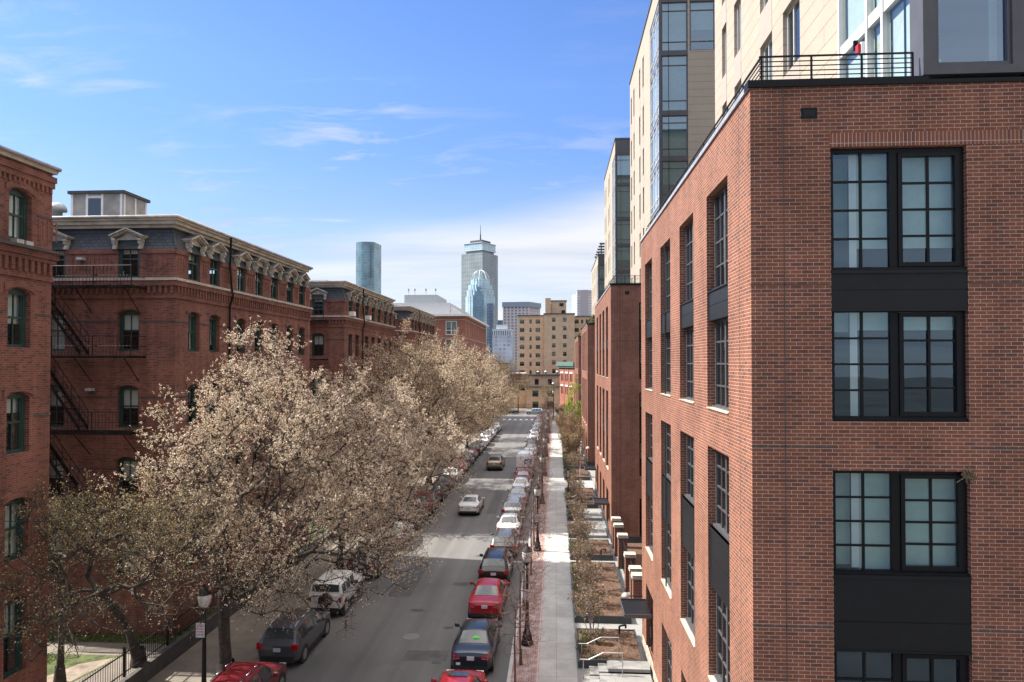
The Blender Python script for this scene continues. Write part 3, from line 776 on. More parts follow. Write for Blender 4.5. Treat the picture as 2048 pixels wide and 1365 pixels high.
def mansard_block(Y0, label):
    L, D = 17.2, 14.0
    Y1, XW = Y0 + L, XL - D
    root = thing('mansard_building', label, 'building', (XL, Y0, 0), group='old red brick mansard blocks')
    dc = [Y0 + o for o in (1.63, 3.62, 6.59, 8.84, 11.07, 13.56, 15.69)]
    rows = [(3.5, 5.5), (7.0, 8.95), (10.3, 12.25), (13.85, 15.75)]
    w = 1.05
    xs = [-19.75, -23.35, -26.9]
    mb = MB()
    hs = [(c - w / 2 - Y0, c + w / 2 - Y0, a, b, .17) for c in dc for a, b in rows] + [(c - w / 2 - Y0, c + w / 2 - Y0, 17.25, 18.57) for c in dc]
    wall(mb, (XL, Y0), (0, 1), (1, 0), L, 0, 18.57, hs, depth=.3, room=.5)
    he = [(XL - x - w / 2, XL - x + w / 2, a, b, .17) for x in xs for a, b in rows] + [(XL - x - w / 2, XL - x + w / 2, 17.25, 18.57) for x in xs]
    wall(mb, (XL, Y0), (-1, 0), (0, -1), D, 0, 18.57, he, depth=.3, room=.5)
    mb.poly([(XL, Y1, 0), (XW, Y1, 0), (XW, Y1, 18.57), (XL, Y1, 18.57)])
    mb.poly([(XW, Y0, 0), (XW, Y1, 0), (XW, Y1, 18.57), (XW, Y0, 18.57)])
    # brick string courses, ribs between the dormers, corbelled cornice
    for z0, z1, d in ((18.36, 18.57, .05), (16.86, 17.1, .13), (15.2, 15.26, .025), (11.7, 11.76, .025), (8.4, 8.46, .025)):
        seg_holes = [] if z0 > 16 and z0 < 17.2 else dc
        ed = sorted([Y0 - d] + [v for c in seg_holes for v in (c - w / 2 - .02, c + w / 2 + .02)] + [Y1 + d])
        for a, b in zip(ed[::2], ed[1::2]): mb.box(XL - .05, XL + d, a, b, z0, z1, 2 if d < .03 else 0)
        ex = sorted([XW] + [v for c in (xs if seg_holes else []) for v in (c - w / 2 - .02, c + w / 2 + .02)] + [XL - .051])
        for a, b in zip(ex[::2], ex[1::2]): mb.box(a, b, Y0 - d, Y0 + .05, z0, z1, 2 if d < .03 else 0)
    corbel(mb, (XL, Y0), (0, 1), (1, 0), L, 16.5, 16.858, .27, .13, .10)
    corbel(mb, (XL, Y0), (-1, 0), (0, -1), D, 16.5, 16.858, .27, .13, .10)
    mb.box(XL - .04, XL + .05, Y0 - .05, Y1 + .05, 16.28, 16.5); mb.box(XW, XL - .041, Y0 - .05, Y0 + .04, 16.28, 16.5)
    gaps = [(Y0 + .1, dc[0] - .8)] + [(a + .75, b - .75) for a, b in zip(dc[:-1], dc[1:])] + [(dc[-1] + .75, Y1 - .1)]
    for a, b in gaps:
        if b - a > .3: corbel(mb, (XL, a), (0, 1), (1, 0), b - a, 17.62, 18.2, .2, .07, .03)
    gx = [(XL - .1, xs[0] + .75), (xs[0] - .75, xs[1] + .75), (xs[1] - .75, xs[2] + .75)]
    for a, b in gx: corbel(mb, (a, Y0), (-1, 0), (0, -1), a - b, 17.62, 18.2, .2, .07, .03)
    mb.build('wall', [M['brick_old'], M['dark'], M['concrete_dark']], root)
    s = MB(); s.box(XL - .05, XL + .17, Y0 - .17, Y1 + .17, 17.1, 17.22); s.box(XW, XL - .051, Y0 - .17, Y0 + .05, 17.1, 17.22)
    s.build('stone_band', M['stone'], root)
    # mansard slopes
    s = MB(); i_ = .42; z0, z1 = 18.572, 19.66; o = .05
    s.poly([(XL + o, Y0 - o, z0), (XL + o, Y1 + o, z0), (XL - i_, Y1 - i_, z1), (XL - i_, Y0 + i_, z1)])
    s.poly([(XL + o, Y0 - o, z0), (XW - o, Y0 - o, z0), (XW + i_, Y0 + i_, z1), (XL - i_, Y0 + i_, z1)])
    s.poly([(XL + o, Y1 + o, z0), (XW - o, Y1 + o, z0), (XW + i_, Y1 - i_, z1), (XL - i_, Y1 - i_, z1)])
    s.build('mansard_roof', M['slate'], root)
    s = MB(); s.tube((XL + o, Y0 - o, z0), (XL - i_, Y0 + i_, z1), .055); s.build('hip_flashing', M['slate'], root)
    c = MB()
    for z0, z1, e in ((19.60, 19.74, -.22), (19.74, 19.90, -.05), (19.90, 20.06, .08)):
        c.box(XL - .6, XL + e, Y0 + .4, Y1 + e, z0, z1); c.box(XW, XL + e, Y0 - e, Y0 + .399, z0, z1)
    c.build('eaves_cornice', M['cornice'], root)
    c = MB(); c.tube((XL + .13, Y0 - .14, 20.05), (XL + .13, Y1 + .1, 20.05), .075, .075, 8); c.tube((XL + .13, Y0 - .13, 20.05), (XW, Y0 - .13, 20.05), .075, .075, 8)
    c.build('gutter', M['gutter'], root, smooth=True)
    c = MB(); c.box(XW, XL - .05, Y0 + .02, Y1, 19.95, 20.07); c.build('roof_deck', M['roofing'], root)
    for q in range(6):
        p = MB(); x = XL - 1.6 - q * 1.75
        p.poly([(x, Y0 + .55, 20.22), (x - 1.68, Y0 + .55, 20.22), (x - 1.68, Y0 + 1.5, 20.36), (x, Y0 + 1.5, 20.36)]); p.box(x - 1.68, x, Y0 + .5, Y0 + .55, 20.1, 20.23)
        p.box(x - .2, x - .14, Y0 + .38, Y0 + .5, 20.06, 20.2, 1); p.build('solar_panel', [M['solar'], M['gutter']], root)
    # dormers
    def hood(c, face, arch, skip=False):
        h = MB()
        def q(a0, a1, d0, d1, z0, z1, mi=0):
            if face == 'E': h.box(XL + d0, XL + d1, c + a0, c + a1, z0, z1, mi)
            else: h.box(c + a0, c + a1, Y0 - d0, Y0 - d1, z0, z1, mi)
        def P(a, d, z): return (XL + d, c + a, z) if face == 'E' else (c + a, Y0 - d, z)
        for sx in (-1, 1):                                   # scrolled consoles
            a0, a1 = sx * .545, sx * .70
            for z0, z1, d in ((18.93, 19.04, .26), (18.80, 18.93, .21), (18.66, 18.80, .14), (18.56, 18.66, .18)):
                q(min(a0, a1), max(a0, a1), -.1, d, z0, z1)
            q(min(a0, sx * .62), max(a0, sx * .62), -.45, -.02, 18.6, 19.03, 1)   # slate cheeks
        q(-.54, .54, -.2, .02, 18.99, 19.06)
        N = 8 if arch else 2
        top = .34 if not arch else .30
        def zz(t): return 19.06 + (top * (1 - abs(2 * t - 1)) if not arch else top * math.sqrt(max(0, 1 - (2 * t - 1) ** 2)))
        for i in range(N):
            t0, t1 = i / N, (i + 1) / N
            a0, a1 = -.54 + 1.08 * t0, -.54 + 1.08 * t1
            h.poly([P(a0, .0, 19.05), P(a1, .0, 19.05), P(a1, .0, zz(t1)), P(a0, .0, zz(t0))])
            b0, b1 = -.80 + 1.6 * t0, -.80 + 1.6 * t1
            for d0, d1, e0, e1, k in ((.30, -.5, .06, .13, 1.0), (.22, -.4, -.02, .06, .94)):
                B0, B1 = b0 * k, b1 * k
                A = [P(B0, d0, zz(t0) + e0 * 1.0), P(B1, d0, zz(t1) + e0), P(B1, d0, zz(t1) + e1), P(B0, d0, zz(t0) + e1)]
                Bk = [P(B0, d1, zz(t0) + e0), P(B1, d1, zz(t1) + e0), P(B1, d1, zz(t1) + e1), P(B0, d1, zz(t0) + e1)]
                h.poly(A); h.poly([A[0], A[1], Bk[1], Bk[0]]); h.poly([A[3], A[2], Bk[2], Bk[3]], 1 if k == 1.0 else 0)
                if i == 0: h.poly([A[0], A[3], Bk[3], Bk[0]])
                if i == N - 1: h.poly([A[1], A[2], Bk[2], Bk[1]])
        h.build('dormer_hood', [M['hood'], M['slate']], root)
    for i, c in enumerate(dc):
        hood(c, 'E', i == 3)
        window(root, 'sash', w, 1.76, (XL - .07, c, 17.24), 'E', (.4, .0, .55, 0, .3)[i % 5], M['blindw'])
    for i, x in enumerate(xs):
        hood(x, 'S', False)
        window(root, 'sash', w, 1.76, (x, Y0 + .07, 17.24), 'S', .35, M['blindw'])
    arch_row_windows(root, 'E', XL - .06, dc, rows, w, 0)
    arch_row_windows(root, 'S', Y0 + .06, xs, rows, w, 0, (.55, .6, .95, .5))
    # downspout
    d = MB(); yd = Y0 + 5.05
    d.path([(XL + .15, yd, 20.0), (XL + .1, yd, 18.5), (XL + .2, yd, 17.3), (XL + .28, yd, 16.9), (XL + .1, yd, 16.3), (XL + .08, yd, .3)], .055, 8)
    d.build('downspout', M['rust'], root)
    return root, xs

bB, xs_ = mansard_block(30.35, 'nearest mansard brick building, with dormers, a grey rooftop hut and black fire escapes')
# rooftop stair head on the first mansard block
h = MB(); hx0, hx1, hy0, hy1 = -24.55, -21.8, 33.0, 35.0
h.box(hx0, hx1, hy0, hy1, 20.07, 21.85)
ph = h.build('rooftop_hut', M['vinyl'], bB)
h = MB(); h.box(hx0 - .12, hx1 + .12, hy0 - .12, hy1 + .12, 21.85, 22.0); h.build('flat_roof', M['concrete_dark'], ph)
h = MB()
for x in (hx0 + .05, hx0 + .85, hx0 + 1.65, hx1 - .1): h.box(x - .06, x + .06, hy0 - .02, hy0 - .002, 20.07, 21.84)
h.box(hx0 + .91, hx0 + 1.59, hy0 - .02, hy0 - .002, 21.65, 21.75)
for y in (hy0 + .1, hy0 + 1.0, hy1 - .1): h.box(hx1 + .002, hx1 + .02, y - .06, y + .06, 20.07, 21.84)
h.build('trim_board', M['white'], ph)
h = MB(); h.box(hx0 + .92, hx0 + 1.58, hy0 - .03, hy0 - .004, 20.4, 21.6); h.build('hut_window', M['carglass'], ph)
h = MB(); h.lathe([(.22, 20.0), (.22, 20.6), (.42, 20.63), (.40, 20.8), (.28, 20.98), (.08, 21.04)], (-24.05, 31.4), 16); h.build('roof_vent', M['greyclad'], bB, smooth=True)
# fire escape on its end wall
fe = MB(); YE = 30.35
def fe_floor(z, x0=-26.4, x1=-18.85, dp=1.15):
    b_ = MB()
    for i in range(9): b_.box(x0, x1, YE - .05 - dp + i * (dp / 9), YE - .05 - dp + i * (dp / 9) + .055, z - .02, z)
    b_.box(x0, x1, YE - dp - .07, YE - dp - .03, z - .1, z + .02); b_.box(x1 - .03, x1, YE - dp, YE - .05, z - .1, z + .02)
    return b_
fe_root = fe_floor(16.75).build('fire_escape', M['rust'], bB)
for z in (13.6, 10.2, 6.9): fe_floor(z).build('landing', M['rust'], fe_root)
for z in (16.75, 13.6, 10.2, 6.9):
    r = MB(); yr = YE - 1.17
    for zz in (.45, .9): r.tube((-26.4, yr, z + zz), (-18.87, yr, z + zz), .014); r.tube((-18.87, yr, z + zz), (-18.87, YE, z + zz), .014)
    i = 0
    while -26.4 + i * .16 < -18.87:
        x = -26.4 + i * .16; r.tube((x, yr, z), (x, yr, z + .9), .008 if i % 12 else .022, None, 4); i += 1
    r.tube((-18.87, yr, z), (-18.87, yr, z + .95), .024)
    r.build('guard_rail', M['iron'], fe_root)
    r = MB()
    for x in (-19.2, -21.5, -24.2): r.tube((x, yr, z - .06), (x + .0, YE - .02, z - 1.15), .022); 
    r.build('bracket', M['rust'], fe_root)
for ztop_, zbot in ((16.75, 13.6), (13.6, 10.2), (10.2, 6.9)):
    st = MB(); x0, x1 = -23.7, -21.3
    for y in (YE - 1.05, YE - .5):
        st.poly([(x0, y, ztop_), (x1, y, zbot), (x1, y, zbot + .22), (x0, y, ztop_ + .22)]); st.poly([(x0, y + .03, ztop_), (x1, y + .03, zbot), (x1, y + .03, zbot + .22), (x0, y + .03, ztop_ + .22)])
        st.tube((x0, y, ztop_ + .95), (x1, y, zbot + .95), .016); st.tube((x0, y, ztop_ + .55), (x1, y, zbot + .55), .012)
        for i in range(7):
            t = i / 6; st.tube((x0 + (x1 - x0) * t, y, ztop_ + (zbot - ztop_) * t), (x0 + (x1 - x0) * t, y, ztop_ + (zbot - ztop_) * t + .95), .011)
    for i in range(13):
        t = (i + .5) / 13; st.box(x0 + (x1 - x0) * t - .1, x0 + (x1 - x0) * t + .1, YE - 1.04, YE - .48, ztop_ + (zbot - ztop_) * t + .1, ztop_ + (zbot - ztop_) * t + .125)
    st.build('stair', M['rust'], fe_root)
for x, z in ((-22.1, 18.05), (-21.6, 12.0)):
    f = MB(); f.box(x, x + .28, YE - .3, YE - .02, z, z + .13); f.build('floodlight', M['greyclad'], bB)

bC, _ = mansard_block(55.55, 'middle one of the three mansard brick buildings, its roof just below the glass tower')
fe2 = fe_floor(16.75).build('fire_escape', M['rust'], bC); fe2.location.y += 25.2
for z in (13.6, 10.2):
    q = fe_floor(z).build('landing', M['rust'], fe2)
r = MB(); i = 0
while -23 + i * .16 < -18.9: x = -23 + i * .16; r.tube((x, YE - 1.17, 16.75), (x, YE - 1.17, 17.65), .012, None, 4); i += 1
r.tube((-23, YE - 1.17, 17.65), (-18.87, YE - 1.17, 17.65), .016); r.tube((-18.87, YE - 1.17, 16.75), (-18.87, YE - 1.17, 17.7), .03)
r.build('guard_rail', M['iron'], fe2)
for c in (55.55 + 1.63, 55.55 + 6.59):
    a = MB(); a.box(XL - .1, XL + .38, c - .3, c + .3, 17.28, 17.66); a.build('air_conditioner', M['white'], bC)
bD, _ = mansard_block(80.75, 'farthest mansard brick building, beside the grey-roofed modern brick block')

# the flat-topped old block nearest us on the left
rootA = thing('old_brick_building', 'red brick building at the left edge with arched green windows and flat eaves', 'building', (XL, 8, 0))
Y0, Y1 = 6.0, 22.6
mb = MB(); cs = [21.2, 17.2, 13.2, 9.2]; rows = [(3.2, 5.7), (6.9, 8.9), (10.35, 12.35), (13.8, 15.75), (17.28, 19.0)]
w = .95
wall(mb, (XL, Y0), (0, 1), (1, 0), Y1 - Y0, 0, 19.86, [(c - w / 2 - Y0, c + w / 2 - Y0, a, b, .17) for c in cs for a, b in rows], depth=.3, room=.5)
mb.poly([(XL, Y1, 0), (-30, Y1, 0), (-30, Y1, 19.75), (XL, Y1, 19.75)]); mb.poly([(XL, Y0, 0), (-30, Y0, 0), (-30, Y0, 19.75), (XL, Y0, 19.75)])
for z0, z1, d in ((19.55, 19.75, .10), (19.35, 19.55, .06), (16.85, 17.06, .16), (16.72, 16.85, .1)): mb.box(XL - .05, XL + d, Y0, Y1 + d, z0, z1)
for z0 in (14.9, 18.25, 11.5, 4.8, 8.0):
    ed = sorted([Y0] + [v for c in cs for v in (c - w / 2 - .2, c + w / 2 + .2)] + [Y1 + .02])
    for a, b in zip(ed[::2], ed[1::2]): mb.box(XL - .05, XL + .018, a, b, z0, z0 + .06, 2)
corbel(mb, (XL, Y0), (0, 1), (1, 0), Y1 - Y0, 19.15, 19.35, .2, .1, .05)
corbel(mb, (XL, Y0), (0, 1), (1, 0), Y1 - Y0, 16.30, 16.72, .27, .13, .09)
mb.box(XL - .05, XL + .045, Y0, Y1 + .045, 16.1, 16.3)
corbel(mb, (XL, 21.9), (0, 1), (1, 0), 1.0, 17.5, 18.2, .2, .07, .02)
mb.build('wall', [M['brick_old'], M['dark'], M['concrete_dark']], rootA)
s = MB(); s.box(XL - .05, XL + .26, Y0, Y1 + .26, 17.06, 17.16); s.build('stone_ledge', M['concrete_dark'], rootA)
s = MB(); s.box(XL - 1, XL + .12, Y0, Y1 + .10, 19.86, 19.93); s.box(XL - 1, XL + .14, Y0, Y1 + .13, 19.93, 20.0); s.build('eaves_board', M['cornice'], rootA)
s = MB(); s.tube((XL + .18, Y0, 20.04), (XL + .18, Y1 + .13, 20.04), .07, .07, 8); s.build('gutter', M['gutter'], rootA, smooth=True)
s = MB(); s.box(-30, XL - 1.001, Y0, Y1, 19.75, 19.95); s.build('roof_deck', M['roofing'], rootA)
k = 0
for c in cs:
    for z0, z1 in rows:
        k += 1; window(rootA, 'sash', w, z1 - z0 - .01, (XL - .17, c, z0 + .01), 'E', (.9, .5, .95, .35, .6)[k % 5], M['blindw'])
for y in (20.95, 21.35):
    s = MB(); s.box(XL - .1, XL + .22, y - .15, y + .15, 17.17, 17.3); s.build('floodlight', M['gutter'], rootA)

# modern brick block with metal-clad roof plant
rE = thing('modern_brick_building', 'modern brick block with big white windows and grey metal rooftop plant', 'building', (XL, 130.6, 0))
mb = MB(); Y0, Y1, XW, ZT = 130.6, 170.5, -52.0, 22.3
hs = [(2.6 + i * 4.15, 3.75 + i * 4.15, z, z + 2.6) for i in range(9) for z in (18.7, 15.2, 11.7, 8.2)]
wall(mb, (XL, Y0), (0, 1), (1, 0), Y1 - Y0, 0, ZT, hs, depth=.25, room=.5)
hs = [(1.55 + i * 4.3, 3.8 + i * 4.3, z, z + 2.7) for i in range(6) for z in (18.7, 15.2, 11.7)]
wall(mb, (XL, Y0), (-1, 0), (0, -1), XL - XW, 0, ZT, hs, depth=.25, room=.5)
mb.poly([(XL, Y1, 0), (XW, Y1, 0), (XW, Y1, ZT), (XL, Y1, ZT)])
mb.build('wall', [M['brick_far'], M['dark']], rE)
s = MB()
for z in (21.55, 18.0): s.box(XL - .05, XL + .03, Y0 - .03, Y1, z, z + .12); s.box(XW, XL - .051, Y0 - .03, Y0 + .05, z, z + .12)
s.build('stone_band', M['stone'], rE)
s = MB(); s.box(XW, XL + .7, Y0 - .7, Y1 + .5, ZT, ZT + .35); s.build('roof_edge', M['white'], rE)
s = MB(); s.box(-46, -21, 134, 165, ZT + .36, ZT + 2.9); s.poly([(-20.99, 134, ZT + .36), (-18.2, 136, ZT + .36), (-20.99, 136, ZT + 2.6)]); s.build('metal_plant_room', M['greyclad'], rE)
s = MB(); s.box(-31, -24.2, 138, 150, ZT + 2.9, ZT + 4.9); s.build('lift_overrun', M['greyclad'], rE)
for x in (-30.2, -28.9, -26.6, -24.6):
    s = MB(); s.tube((x, 138.4, ZT + 4.9), (x, 138.4, ZT + 6.1), .05); s.box(x - .15, x + .15, 138.3, 138.5, ZT + 5.7, ZT + 6.2); s.build('antenna', M['greyclad'], rE)
for i in range(9):
    for z in (18.7, 15.2, 11.7): window(rE, 'whitewin', 1.13, 2.58, (XL - .12, Y0 + 3.175 + i * 4.15, z + .01), 'E', .4)
for i in range(5):
    for z in (18.7, 15.2, 11.7): window(rE, 'whitewin', 2.23, 2.68, (XL - 2.675 - i * 4.3, Y0 + .12, z + .01), 'S', (.5, 0, .3)[i % 3], M['blind'])

# ------------------------------------------------------------------ end of the street
rT = thing('apartment_tower', 'tall tan brick apartment tower with rooftop penthouse and chimney', 'building', (0, 230, 0))
mb = MB(); ZT = 29.2
def flat(mb, x0, x1, y, z0, z1, holes): wall(mb, (x0, y), (1, 0), (0, -1), x1 - x0, z0, z1, holes, depth=.15, room=.4)
zr = [26.6 - 2.87 * i for i in range(9)]
L_ = [(-11.5, 1.5), (-8.6, .75), (-6.1, 1.5)]
C_ = [(-.75, 1.15), (2.95, 1.15)]
R_ = [(7.0, 1.4), (8.8, .8), (10.4, .8), (12.5, 1.4)]
flat(mb, -12.8, -4.0, 231.5, 0, ZT, [(x - w / 2 + 12.8, x + w / 2 + 12.8, z, z + 1.35) for x, w in L_ for z in zr])
flat(mb, -4.0, 6.2, 229.5, 0, ZT + .4, [(x - w / 2 + 4.0, x + w / 2 + 4.0, z + .45, z + 1.85) for x, w in C_ for z in zr])
flat(mb, 6.2, 16.0, 231.5, 0, ZT - .3, [(x - w / 2 - 6.2, x + w / 2 - 6.2, z, z + 1.3) for x, w in R_ for z in zr])
for x in (-4.0, 6.2): mb.poly([(x, 229.5, 0), (x, 232, 0), (x, 232, ZT + .4), (x, 229.5, ZT + .4)])
mb.poly([(-12.8, 231.5, 0), (-12.8, 245, 0), (-12.8, 245, ZT), (-12.8, 231.5, ZT)]); mb.poly([(16, 231.5, 0), (16, 245, 0), (16, 245, ZT), (16, 231.5, ZT)])
mb.box(-12.7, 15.9, 232, 245, ZT - .6, ZT - .35)
mb.build('wall', [M['brick_tan'], M['dark']], rT)
s = MB(); s.box(-13.1, -4.0, 231.2, 245, ZT, ZT + .3); s.box(-4.2, 6.4, 229.2, 245, ZT + .4, ZT + .75); s.box(6.4, 16.2, 231.2, 245, ZT - .3, ZT); s.build('parapet', M['concrete_dark'], rT)
s = MB(); s.box(-1.6, 3.5, 233, 238, ZT + .75, 34.3); s.box(-3.2, -1.6, 233.5, 237, ZT + .75, 33.6)
ph = s.build('penthouse', M['brick_tan'], rT); s = MB(); s.box(-1.8, 3.7, 232.8, 238.2, 34.3, 34.6); s.build('penthouse_roof', M['concrete_dark'], ph)
s = MB(); s.box(1.2, 2.6, 232.9, 233.0, 32.6, 33.6); s.box(1.9, 3.1, 232.9, 233.0, 29.9, 31.2); s.build('louvre', M['dark'], ph)
s = MB(); s.box(-3.6, -1.75, 232.2, 233.6, ZT + .75, 35.3); s.build('chimney', M['brick_tan'], rT)
for grp, y, dz in ((L_, 231.57, 0), (C_, 229.57, .45), (R_, 231.57, 0)):
    for i, (x, w) in enumerate(grp):
        for j, z in enumerate(zr):
            if z < 9: continue
            window(rT, 'aluwin', w - .02, 1.33 if dz == 0 else 1.38, (x, y, z + dz + .01), 'S', (.5, .3, .9, .0, .55)[(i * 2 + j * 3) % 5], M['blindw'])

rL = thing('low_brick_building', 'low tan brick building with flat roofs behind the cross street', 'building', (-4, 196, 0))
mb = MB()
flat(mb, -8.5, .9, 196, 0, 6.3, [(x - .85 + 8.5, x + .85 + 8.5, z, z + 1.75) for x in (-5.9, -1.7) for z in (3.6, .4)])
flat(mb, -8.5, .9, 198.5, 6.3, 9.5, [(x - .6 + 8.5, x + .6 + 8.5, 6.9, 8.6) for x in (-5.6, -1.8)])
flat(mb, -26, -8.5, 199, 0, 7.6, [(x - .9 + 26, x + .9 + 26, 5.2, 6.9) for x in (-10, -12.3, -15.5, -18)])
mb.poly([(-8.5, 196, 0), (-8.5, 202, 0), (-8.5, 202, 9.5), (-8.5, 196, 6.3)]); mb.poly([(.9, 196, 0), (.9, 202, 0), (.9, 202, 9.5), (.9, 196, 6.3)])
mb.poly([(-8.5, 196, 6.3), (.9, 196, 6.3), (.9, 198.6, 6.3), (-8.5, 198.6, 6.3)])
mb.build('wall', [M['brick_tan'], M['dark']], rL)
s = MB(); s.box(-8.8, 1.2, 198.0, 202, 9.5, 10.0); s.box(-8.8, 1.2, 195.6, 198.3, 6.31, 6.6); s.box(-26, -8.81, 198.6, 210, 7.6, 7.9); s.build('roof', M['concrete_dark'], rL)
for x, y, z in ((-5.2, 200, 10), (.4, 200, 10), (-3, 201, 10), (-.8, 197.5, 6.6)):
    s = MB(); s.lathe([(.25, 0), (.25, .4), (.5, .5), (.45, .8), (.1, .95)], (x, y), 10); s.v = [(a, b, c + z) for a, b, c in s.v]; s.build('roof_vent', M['steel'], rL, smooth=True)
for x in (-5.9, -1.7):
    for z in (3.6, .4): window(rL, 'aluwin', 1.68, 1.73, (x, 196.07, z + .01), 'S', .4)
for x in (-5.6, -1.8): window(rL, 'aluwin', 1.18, 1.68, (x, 198.57, 6.91), 'S', .0)
for x in (-10, -12.3, -15.5, -18): window(rL, 'aluwin', 1.78, 1.68, (x, 199.07, 5.21), 'S', .5)
s = MB(); s.box(-30, -14.6, 205, 215, 0, 12.9, 0); s.box(-30.2, -14.4, 204.7, 215, 12.9, 13.3, 1)
tag(s.build('flat_building', [M['brick_tan'], M['concrete_dark']], None), 'plain tan flat-roofed building left of the tall tan tower, behind bare trees', 'building')
s = MB(); s.box(-14.2, -9.5, 212, 222, 0, 9.8, 0); s.box(-14.3, -9.4, 211.8, 222, 9.8, 10.1, 1); s.box(-14.0, -12.6, 211.7, 211.95, 8.0, 8.4, 1); s.box(-14.0, -13.7, 211.7, 211.95, 6.6, 8.0, 1)
tag(s.build('shop_building', [M['brick_far'], M['white']], None), 'low red building with white trim, half hidden at the foot of the tan tower', 'building')

# red corner house with the green cornice, turned a little to the street
ang = math.atan2(188 - 205, 5.5 - .9)
rh = thing('corner_house', 'orange brick corner house with green copper cornice and paired windows', 'building', (1.0, 218, 0), ang)
LH = math.hypot(4.6, 17)
mb = MB()
cs = [2.6, 4.2, 7.6, 9.2, 12.6, 14.2]
wall(mb, (0, 0), (1, 0), (0, -1), LH, 0, 11.8, [(c - .45, c + .45, z, z + 2.4) for c in cs for z in (7.6, 3.6)], depth=.2, room=.4)
mb.poly([(0, 0, 0), (0, 9, 0), (0, 9, 11.8), (0, 0, 11.8)]); mb.poly([(LH, 0, 0), (LH, 9, 0), (LH, 9, 11.8), (LH, 0, 11.8)])
for x in (.3, 5.9, 10.9, LH - .4): mb.box(x - .1, x + .1, -.12, -.002, 0, 11.7)
mb.build('wall', [M['brick_far'], M['dark']], rh, world=False)
s = MB(); s.box(-.4, LH + .3, -.5, 9, 11.81, 12.3); s.box(-.6, LH + .5, -.8, 9, 12.3, 13.2); s.box(-.4, LH + .3, -.6, 9, 13.2, 13.6); s.build('cornice', M['copper'], rh, world=False)
s = MB()
for c in (3.4, 8.4, 13.4):
    for z in (10.05, 6.05): s.box(c - 1.5, c + 1.5, -.06, -.002, z, z + .45)
s.build('stone_lintel', M['white'], rh, world=False)
fm, gm = win_parts('aluwin', .88, 2.36)
for c in cs:
    for z in (7.6, 3.6):
        o = bpy.data.objects.new('window', fm); COL.objects.link(o); o.parent = rh; o.location = (c, .1, z + .02)
        p = bpy.data.objects.new('pane', gm); COL.objects.link(p); p.parent = o

# ------------------------------------------------------------------ the skyline
def curtain(name, *a, **k): return facade_grid(name, *a, **k)
M['sk_glass'] = curtain('blue_glass_curtain_wall', (0.14, 0.25, 0.30), (0.20, 0.31, 0.35), 5.0, 4.0, .35, glass2=(0.20, 0.33, 0.385), rough=.15, var=.5, wscale=.03)
M['sk_pru'] = curtain('grey_green_office_facade', (0.60, 0.65, 0.65), (0.215, 0.26, 0.27), 3.0, 6.2, 1.35, glass2=(0.50, 0.56, 0.56), rough=.4, var=.25)
M['sk_pru2'] = curtain('grey_green_office_side', (0.30, 0.35, 0.37), (0.215, 0.255, 0.27), 3.0, 3.1, .5, glass2=(0.26, 0.31, 0.33), rough=.5, var=.2)
M['sk_pale'] = curtain('pale_blue_mirror_glass', (0.42, 0.55, 0.60), (0.26, 0.37, 0.43), 4.4, 3.9, .35, glass2=(0.36, 0.49, 0.55), rough=.12, var=.25)
M['sk_mid'] = curtain('mid_blue_mirror_glass', (0.12, 0.22, 0.30), (0.18, 0.29, 0.36), 3.2, 3.9, .3, glass2=(0.16, 0.27, 0.36), rough=.12, var=.3)
M['sk_navy'] = curtain('navy_glass', (0.085, 0.13, 0.20), (0.15, 0.20, 0.28), 3.0, 4.0, .4, rough=.2)
M['sk_conc'] = curtain('concrete_grid_facade', (0.14, 0.16, 0.20), (0.55, 0.51, 0.50), 5.0, 4.0, 1.25, rough=.5, var=.1)
M['sk_grey'] = curtain('banded_grey_facade', (0.50, 0.55, 0.58), (0.44, 0.40, 0.40), 60.0, 4.0, 1.2, rough=.3, var=.15)
M['sk_white'] = curtain('pale_grid_facade', (0.19, 0.25, 0.33), (0.46, 0.49, 0.54), 4.6, 4.4, 1.0, glass2=(.42, .48, .55), rough=.3, var=.3)
M['sk_trim'] = simple('pale_metal_trim', (0.50, 0.54, 0.57), 0.4, var=.05)
M['sk_dark'] = simple('dark_roof_plant', (0.06, 0.06, 0.07), 0.6, var=.1)

def rbox(mb, cx, cy, wx, wy, z0, z1, rot, mi=0):
    c, s = math.cos(rot), math.sin(rot); n = len(mb.v)
    for z in (z0, z1):
        for x, y in ((-wx / 2, -wy / 2), (wx / 2, -wy / 2), (wx / 2, wy / 2), (-wx / 2, wy / 2)):
            mb.v.append((cx + x * c - y * s, cy + x * s + y * c, z))
    for q in ((0, 1, 5, 4), (1, 2, 6, 5), (2, 3, 7, 6), (3, 0, 4, 7), (4, 5, 6, 7)):
        mb.f.append(tuple(n + i for i in q)); mb.m.append(mi)

# slender blue glass tower
m_ = MB(); n = 10
for i in range(n):
    x0, x1 = -298 + 27.5 * i / n, -298 + 27.5 * (i + 1) / n
    y0, y1 = 1000 - 4 * math.sin(math.pi * i / n), 1000 - 4 * math.sin(math.pi * (i + 1) / n)
    m_.poly([(x0, y0, 0), (x1, y1, 0), (x1, y1, 193.5), (x0, y0, 193.5)])
m_.poly([(-270.5, 1000, 0), (-267.5, 1030, 0), (-267.5, 1030, 193.5), (-270.5, 1000, 193.5)]); m_.poly([(-298, 1000, 0), (-293, 1030, 0), (-293, 1030, 193.5), (-298, 1000, 193.5)])
m_.poly([(-298, 1000, 193.5), (-270.5, 1000, 193.5), (-267.5, 1030, 193.5), (-293, 1030, 193.5)])
gt = tag(m_.build('glass_tower', M['sk_glass'], None), 'slender blue glass tower standing alone left of centre on the skyline', 'tower')
m_ = MB(); m_.box(-274.5, -273.2, 994, 1001, 140, 188); m_.build('balcony_slot', M['sk_navy'], gt)

